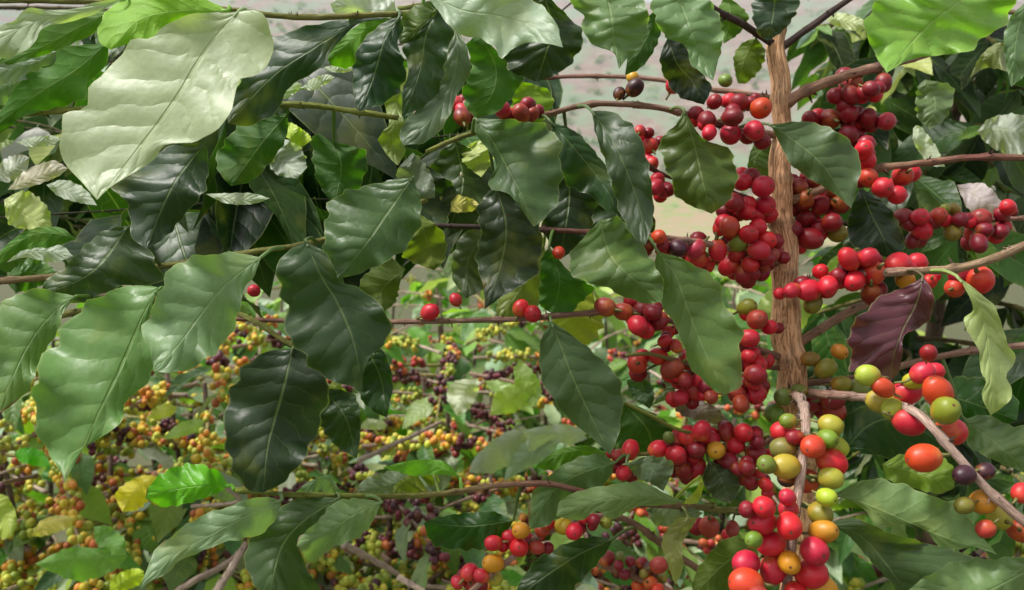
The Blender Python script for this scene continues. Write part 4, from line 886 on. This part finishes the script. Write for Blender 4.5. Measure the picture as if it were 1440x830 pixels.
# ------------------------------------------------------------------ fruiting coffee bushes on the slope
BC = {'yo': [(.58, .44, .03), (.60, .38, .03), (.60, .24, .03), (.46, .50, .05), (.40, .44, .05), (.46, .12, .03)], 'g': [(.32, .38, .04), (.44, .46, .05), (.22, .30, .03), (.55, .48, .06)],
      'p': [(.05, .013, .02), (.08, .02, .03), (.14, .02, .03), (.10, .03, .02)], 'r': [(.42, .03, .025), (.50, .10, .03), (.22, .02, .02), (.55, .22, .03)]}
BUSHLEAF = [(.30, .42, .06), (.09, .19, .05), (.14, .26, .06), (.22, .36, .08), (.30, .38, .22), (.36, .44, .3), (.12, .30, .02), (.24, .34, .08), (.16, .28, .08), (.3, .38, .28), (.06, .13, .04)]
def bush(px, d, top_y, R, label, mix, nb=26, leaves=5, grp='coffee bushes on the slope', seed=0, fruit=1.0, lsize=(.05, .095), pal=BUSHLEAF):
    r_ = random.Random(seed)
    c = P(px, 415, d); cx, cy = c.x, c.y
    zt = CAMH - d * math.tan(PITCH + math.atan((top_y - CY) / F)); g = gz(cx, cy)
    root = thing('coffee_bush', (cx, cy, g), label, 'bush', grp)
    H = zt - g
    A = Acc()
    for k in range(3):
        a = k * 2.1 + r_.random(); lean = .09
        pth = spline(np.array([(cx, cy, g - .03), (cx + lean * .4 * math.cos(a), cy + lean * .4 * math.sin(a), g + H * .5), (cx + lean * math.cos(a), cy + lean * math.sin(a), g + H * .93)]), 14)
        v, f, u = tube_arrays(pth, np.linspace(.014, .004, 14), 7); A.add(v, f, u, (.16, .11, .08))
    stem = A.build('stem', M_BARK); under(stem, root)
    nch = 0
    for bi in range(nb):
        h = g + H * (.48 + .5 * (bi + .5) / nb); az = bi * 2.399 + r_.uniform(-.3, .3)
        L = R * (1.05 - .45 * (bi / nb)) * r_.uniform(.8, 1.15)
        ox, oy = math.cos(az), math.sin(az)
        p0 = Vector((cx + ox * .04, cy + oy * .04, h))
        rise = r_.uniform(.02, .16); drp = r_.uniform(.1, .38)
        ctl = np.array([(p0.x + ox * L * t, p0.y + oy * L * t, h + L * (rise * t * 1.6 - drp * t * t)) for t in (0, .35, .7, 1)])
        if (ctl[-1][1]) < .78: continue
        path = spline(ctl, 26)
        sx, sy, sd_ = proj(path[13])
        vis = -160 < sx < 1600 and sy < 1000
        if not vis: continue
        v, f, u = tube_arrays(path, np.linspace(.0036, .0017, 26) * (1 + .25 * (np.arange(26) % 4 == 0)), 6)
        A = Acc(); A.add(v, f, u, r_.choice([(.6, .45, .34), (.45, .3, .22), (.66, .54, .42), (.4, .36, .13)]))
        bo = A.build('branch', M_BARK); under(bo, root)
        kind = r_.choice(mix)
        CV = []; CF = []; CCOL = []; nv = 0
        for k in range(4, 26, 3):
            if r_.random() > fruit * (.9 if k < 20 else .5): continue
            kk = kind if r_.random() < .7 else r_.choice(mix)
            if path[k][1] > cy + .15 and r_.random() < .65: continue
            for q in range(r_.randint(9, 16)):
                rr = r_.uniform(.0044, .0066)
                o = Vector((r_.gauss(0, 1), r_.gauss(0, 1), r_.gauss(.1, 1))).normalized() * (rr + r_.uniform(.002, .011))
                cpos = Vector(path[k]) + o + Vector((ox, oy, 0)) * r_.uniform(-.007, .007)
                cl = r_.choice(BC[kk]); j = r_.uniform(.8, 1.2); cl = tuple(x * j for x in cl)
                pr_ = proj(cpos)
                if not (-150 < pr_[0] < 1590 and 300 < pr_[1] < 950): continue
                if nch < 150 and rr * 2 * F / pr_[2] > 10 and -10 < pr_[0] < 1450 and -10 < pr_[1] < 840:
                    nch += 1
                    ob = bpy.data.objects.new('cherry', r_.choice(CHM)); COL.objects.link(ob); ob.parent = bo
                    ob.color = cl + (1,)
                    ob.matrix_basis = Matrix.Translation(cpos) @ o.to_track_quat('Z', 'Y').to_matrix().to_4x4() @ Matrix.Diagonal((rr, rr, rr, 1))
                else:
                    s = np.array([1, 1, 1 + r_.uniform(0, .2)])
                    CV.append(ICO_V * s * rr + np.array(cpos)); CF.append(ICO_FA + nv); nv += len(ICO_V); CCOL.append(np.tile(np.array(cl), (len(ICO_V), 1)))
        if nv:
            co = mesh_obj('cherries', np.vstack(CV), np.vstack(CF), M_CHV, vcol=np.vstack(CCOL)); under(co, bo); co['kind'] = 'stuff'
        for k in range(leaves):
            i = int(25 - abs(r_.gauss(0, 7))); i = max(3, i)
            p = Vector(path[i]); side = Vector((-oy, ox, 0)) * (1 if k % 2 else -1)
            dirv = side * r_.uniform(.4, 1) + Vector((ox, oy, 0)) * r_.uniform(.1, 1) + Vector((0, 0, -.5)) * r_.uniform(0, 1.4)
            put_leaf(p, dirv, Vector((r_.gauss(0, .35), r_.gauss(-.3, .4), 1)), r_.uniform(*lsize), jitcol(r_.choice(pal)), bo)
    return root

GRP = 'fruiting coffee bushes on the slope'
BU1 = bush(290, 1.45, 440, .48, 'coffee bush heavy with yellow and orange cherries below the wavy leaves', ['yo', 'yo', 'yo', 'g', 'yo', 'p'], 80, 4, GRP, 1)
BU2 = bush(60, 1.25, 560, .46, 'coffee bush with purple and green cherries and yellowing leaves', ['p', 'g', 'yo', 'yo'], 80, 4, GRP, 2)
BU3 = bush(640, 1.75, 465, .5, 'coffee bush with dark purple and orange cherries under the slender horizontal branch', ['p', 'yo', 'r', 'g', 'p'], 80, 4, GRP, 3)
BU4 = bush(470, 1.30, 590, .42, 'low coffee bush of small yellow green cherries beneath the leafy twig', ['g', 'yo', 'g', 'p', 'yo'], 70, 4, GRP, 4)
BU5 = bush(760, 1.35, 600, .42, 'coffee bush with broad grey green leaves and few orange cherries', ['yo', 'r', 'p'], 60, 10, GRP, 5, .6)
BU6 = bush(180, 1.15, 700, .36, 'low coffee bush of green cherries at the foot of the slope', ['g', 'g', 'yo'], 60, 4, GRP, 6)
BU7 = bush(980, 1.45, 520, .45, 'shaded coffee bush behind the long pale green hanging leaf', ['g', 'r', 'p'], 50, 12, GRP, 7, .5)
BU8 = bush(1250, 1.35, 560, .42, 'shaded coffee bush behind the forward drooping fruit branches', ['g', 'p'], 50, 12, GRP, 8, .4)
BU9 = bush(1420, 1.2, 640, .40, 'shaded coffee bush under the pale twisted leaf', ['g', 'p'], 50, 12, GRP, 9, .4)
BU10 = bush(900, 1.2, 700, .38, 'shaded coffee bush below the crimson cherry cluster', ['p', 'r'], 50, 12, GRP, 10, .4)
BU11 = bush(560, 1.1, 760, .32, 'low coffee bush with pale stems under the leafy twig', ['g', 'yo', 'p'], 50, 4, GRP, 11)
# single big leaves and pale bare twigs that stand out on those bushes
def bl(root, tile, mid, e1, e2, d, col, tilt=.3, **kw):
    par = [c for c in root.children if c.name.startswith('branch')][0]
    leaf(tile, mid, e1, e2, d, col, tilt, pet=False, parent=par, **kw)
bl(BU2, C1, [(610, 385), (530, 440), (475, 525)], [(540, 388), (450, 450)], [(600, 450), (540, 515)], .92, (.62, .56, .03))
bl(BU6, C1, [(500, 695), (330, 705), (135, 728)], [(400, 672), (270, 665)], [(440, 755), (300, 795)], .92, (.20, .36, .08))
bl(BU2, C1, [(365, 585), (420, 640), (490, 695)], [(420, 580), (485, 630)], [(375, 650), (430, 690)], .92, (.20, .36, .10))
bl(BU6, C1, [(425, 835), (500, 790), (560, 755)], [(440, 780), (520, 745)], [(480, 835), (555, 800)], .88, (.42, .52, .03))
bl(BU2, C1, [(55, 300), (130, 300), (200, 352)], [(90, 275), (165, 290)], [(80, 330), (150, 350)], .98, (.12, .42, .02))
bl(BU2, C1, [(120, 620), (190, 570), (290, 552)], [(160, 560), (240, 538)], [(170, 620), (260, 590)], .92, (.55, .48, .13))
bl(BU2, C1, [(-40, 470), (20, 530), (50, 620)], [(20, 460), (65, 540)], [(-30, 560), (0, 630)], .92, (.40, .46, .10))
bl(BU1, C1, [(630, 240), (710, 215), (800, 172)], [(700, 180), (770, 165)], [(680, 240), (760, 215)], 1.05, (.34, .46, .14))
bl(BU1, C1, [(570, 160), (620, 140), (690, 120)], [(610, 115), (660, 105)], [(620, 165), (670, 150)], 1.05, (.5, .52, .1))
bl(BU3, C2, [(880, 5), (830, 80), (812, 155)], [(800, 20), (770, 80)], [(895, 50), (860, 120)], 1.25, (.5, .52, .42))
bl(BU3, C2, [(915, 15), (1010, 60), (1110, 150)], [(1000, 20), (1090, 80)], [(950, 60), (1050, 120)], 1.25, (.28, .40, .14))
bl(BU5, C2, [(1085, 205), (960, 280), (855, 372)], [(1000, 215), (890, 300)], [(1060, 290), (960, 370)], 1.0, (.36, .40, .34))
bl(BU5, C3, [(355, 212), (230, 222), (95, 212)], [(260, 185), (160, 195)], [(300, 262), (200, 258), (130, 292)], 1.0, (.38, .42, .38))
bl(BU5, C3, [(245, 240), (120, 300), (25, 405)], [(130, 236), (48, 320)], [(205, 305), (100, 365)], 1.0, (.28, .36, .29))
bl(BU5, C3, [(-30, 150), (60, 80), (150, 20)], [(-10, 70), (80, 20)], [(60, 140), (140, 90)], 1.05, (.40, .50, .12))
bl(BU5, C3, [(60, -40), (120, 20), (150, 120)], [(110, -50), (170, 40)], [(70, 40), (110, 100)], 1.05, (.34, .46, .14))
bl(BU3, C2, [(430, 200), (480, 180), (540, 190)], [(460, 165), (520, 172)], [(460, 205), (520, 205)], 1.2, (.42, .46, .32))
PALE = [(.70, .55, .44), (.62, .46, .36)]
branch('t1', BU11, [(236, 842, .98), (275, 815, 1.0), (312, 796, 1.04), (345, 770, 1.1)], (5, 3.4), PALE)
branch('t2', BU11, [(298, 842, .96), (325, 800, 1.0), (345, 765, 1.06)], (6, 4), PALE)
branch('t3', BU4, [(505, 648, 1.05), (560, 622, 1.12), (620, 594, 1.2)], (3.6, 2.6), PALE)
branch('t4', BU11, [(484, 766, .92), (520, 785, .95), (560, 808, .98)], (5, 3.6), PALE)
branch('t5', BU11, [(560, 812, .95), (600, 835, .93)], (4.4, 3.6), PALE)
branch('t6', BU6, [(310, 680, .95), (335, 705, .97), (270, 712, 1.0)], (3, 2.4), PALE)
GR2 = 'leafy coffee bushes farther down the slope'
for i, (x, d, y, lab) in enumerate([(640, 2.6, 358, 'leafy coffee bush with bright green shoots just above the slender horizontal branch'), (770, 2.9, 350, ''), (520, 2.9, 362, ''), (890, 2.4, 365, 'leafy coffee bush behind the long pale green hanging leaf below the dry field'),
        (1010, 2.6, 350, 'leafy coffee bush below the dry field beside the brown trunk'), (960, 3.4, 345, ''), (1120, 3.2, 345, ''), (700, 3.4, 372, ''), (360, 2.7, 375, ''), (120, 2.4, 420, ''), (225, 2.3, 388, ''), (20, 2.2, 395, ''), (1150, 2.6, 420, '')]):
    bush(x, d, y, .6, lab or 'leafy coffee bush mostly hidden behind the fruiting bushes', ['g', 'yo', 'r'], 26, 8, GR2, 30 + i, .2, (.09, .15))

# ------------------------------------------------------------------ distant rows and scrub
def clump(n, cx, cy, cz, rx_, rz_, size, rs, pal):
    V = []; Fa = []; Cc = []; U = []
    for i in range(n):
        a = rs.uniform(0, 6.28); e = math.asin(rs.uniform(-.3, 1)); k = rs.uniform(.55, 1.05) * (1 + .2 * math.sin(a * 3 + cx))
        p = np.array([cx + rx_ * k * math.cos(e) * math.cos(a), cy + rx_ * k * math.cos(e) * math.sin(a), cz + rz_ * k * math.sin(e)])
        d1 = rs.normal(0, 1, 3); d1[2] -= .5; d1 /= np.linalg.norm(d1); n_ = rs.normal(0, .6, 3) + [0, -.3, 1]; d2 = np.cross(n_, d1); d2 /= np.linalg.norm(d2)
        s = size * rs.uniform(.7, 1.3); o = len(V)
        V += [p, p + d1 * s * .5 + d2 * s * .24, p + d1 * s, p + d1 * s * .5 - d2 * s * .24]
        Fa.append((o, o + 1, o + 2, o + 3)); c = np.array(pal[rs.randint(len(pal))]) * rs.uniform(.7, 1.3); Cc += [c] * 4; U += [(.5, 0), (1, .5), (.5, 1), (0, .5)]
    return V, Fa, Cc, U
rs = np.random.RandomState(5)
PALF = [(.05, .11, .03), (.08, .16, .04), (.13, .22, .07), (.2, .28, .12)]
for i in range(14):
    y = rs.uniform(4.5, 42); x = rs.uniform(-.2, .36) * y; g = gz(x, y)
    e = thing('coffee_bush', (x, y, g), 'far leafy coffee bush in the plantation rows', 'bush', 'far plantation bushes')
    hh = rs.uniform(.9, 1.35) if y > 12 else rs.uniform(.7, 1.0)
    v, f, u = tube_arrays(np.array([(x, y, g - .05), (x, y, g + hh * .4), (x + .02, y, g + hh * .8)]), np.array([.03, .025, .012]), 6)
    A = Acc(); A.add(v, f, u, (.3, .2, .14)); under(A.build('stem', M_BARK), e)
    V, Fa, Cc, U = clump(900, x, y, g + hh * .45, .75, hh * .6, .13, rs, PALF)
    under(mesh_obj('crown', np.array(V), Fa, M_LEAFV, U, Cc), e)
def hz(x, y):
    q = y - 135
    ph = np.random.RandomState(3).uniform(0, 6.28, 12)
    return -11.6 + q * .30 + 8 * math.sin(x * .018 + ph[0]) * min(1, q / 80) + 5 * math.sin(x * .041 + y * .02 + ph[1]) * min(1, q / 60) + 2.2 * math.sin(x * .11 + y * .07 + ph[2]) * min(1, q / 60)
V = []; Fa = []; Cc = []; U = []
for i in range(900):
    y = rs.uniform(100, 520); x = rs.uniform(-.6, .6) * y
    if i < 60: y = rs.uniform(94, 100); z = -2.7
    else:
        if y < 150: continue
        z = hz(x, y)
    a, b_, c_, d_ = clump(40, x, y, z + .5, rs.uniform(.8, 3.2), rs.uniform(.6, 2.2), 1.2, rs, PALF)
    o = len(V); V += a; Fa += [tuple(k + o for k in q) for q in b_]; Cc += c_; U += d_
sc_ = mesh_obj('scrub', np.array(V), Fa, M_LEAFV, U, Cc); sc_['kind'] = 'stuff'; sc_['label'] = 'distant scrub dotted over the hillside'; sc_['category'] = 'scrub'
V = []; Fa = []; Cc = []; U = []
a, b_, c_, d_ = [], [], [], []
for i in range(14):
    y = rs.uniform(.9, 5); x = rs.uniform(-.8, .8) * y
    a, b_, c_, d_ = clump(450, x, y, gz(x, y), .6, .22, .10, rs, PALF + [(.3, .3, .06)])
    o = len(V); V += a; Fa += [tuple(k + o for k in q) for q in b_]; Cc += c_; U += d_
ug = mesh_obj('undergrowth', np.array(V), Fa, M_LEAFV, U, Cc); ug['kind'] = 'stuff'; ug['label'] = 'low leafy undergrowth on the ground between the bushes'; ug['category'] = 'undergrowth'

# ------------------------------------------------------------------ keep the 290 leaves that show largest on a thing as parts, the rest as one part
bpy.context.view_layer.update()
for root in [o for o in list(bpy.data.objects) if o.type == 'EMPTY']:
    lv = [g for c in root.children for g in c.children if g.name.split('.')[0] == 'leaf' and g.data in UNIT]
    nh = sum(1 for c in root.children for g in c.children if g.name.split('.')[0] == 'leaf') - len(lv)
    if len(lv) + nh <= 300: continue
    def shows(o):
        p = proj(o.matrix_world @ Vector((.5, 0, 0)))
        return (1 if -40 < p[0] < 1480 and -40 < p[1] < 870 else .05) * o.matrix_world.to_scale().x / max(p[2], .1)
    lv.sort(key=shows, reverse=True)
    VV = []; FF = []; UU = []; KK = []
    for o in lv[290 - nh:]:
        me = o.data; co = np.empty(len(me.vertices) * 3); me.vertices.foreach_get('co', co); co = co.reshape(-1, 3)
        M = np.array(o.matrix_world); n0 = len(VV)
        VV += [tuple(x) for x in co @ M[:3, :3].T + M[:3, 3]]
        uvd = {}
        for q in me.polygons:
            FF.append(tuple(n0 + i for i in q.vertices))
            for li, vi in zip(q.loop_indices, q.vertices): uvd[vi] = tuple(me.uv_layers[0].data[li].uv)
        UU += [uvd[i] for i in range(len(co))]; KK += [tuple(o.color)[:3]] * len(co)
        bpy.data.objects.remove(o)
    ob = mesh_obj('leaves', VV, FF, M_LEAFV, UU, KK); under(ob, root); ob['kind'] = 'stuff'

# ------------------------------------------------------------------ thin haze in the valley air
hv = [(x, y, z) for x in (-900, 900) for y in (-9, 710) for z in (-24, 230)]
hf = [(0, 1, 3, 2), (4, 6, 7, 5), (0, 4, 5, 1), (2, 3, 7, 6), (0, 2, 6, 4), (1, 5, 7, 3)]
hm, hnt = new_mat('haze_air')
vol = hnt.nodes.new('ShaderNodeVolumePrincipled'); vol.inputs['Color'].default_value = (.80, .84, .88, 1); vol.inputs['Density'].default_value = .0009
ho = hnt.nodes.new('ShaderNodeOutputMaterial'); hnt.links.new(vol.outputs[0], ho.inputs['Volume'])
hz_o = mesh_obj('haze', hv, hf, hm, smooth=False); hz_o['kind'] = 'stuff'; hz_o['label'] = 'thin pale haze over the valley'; hz_o['category'] = 'haze'
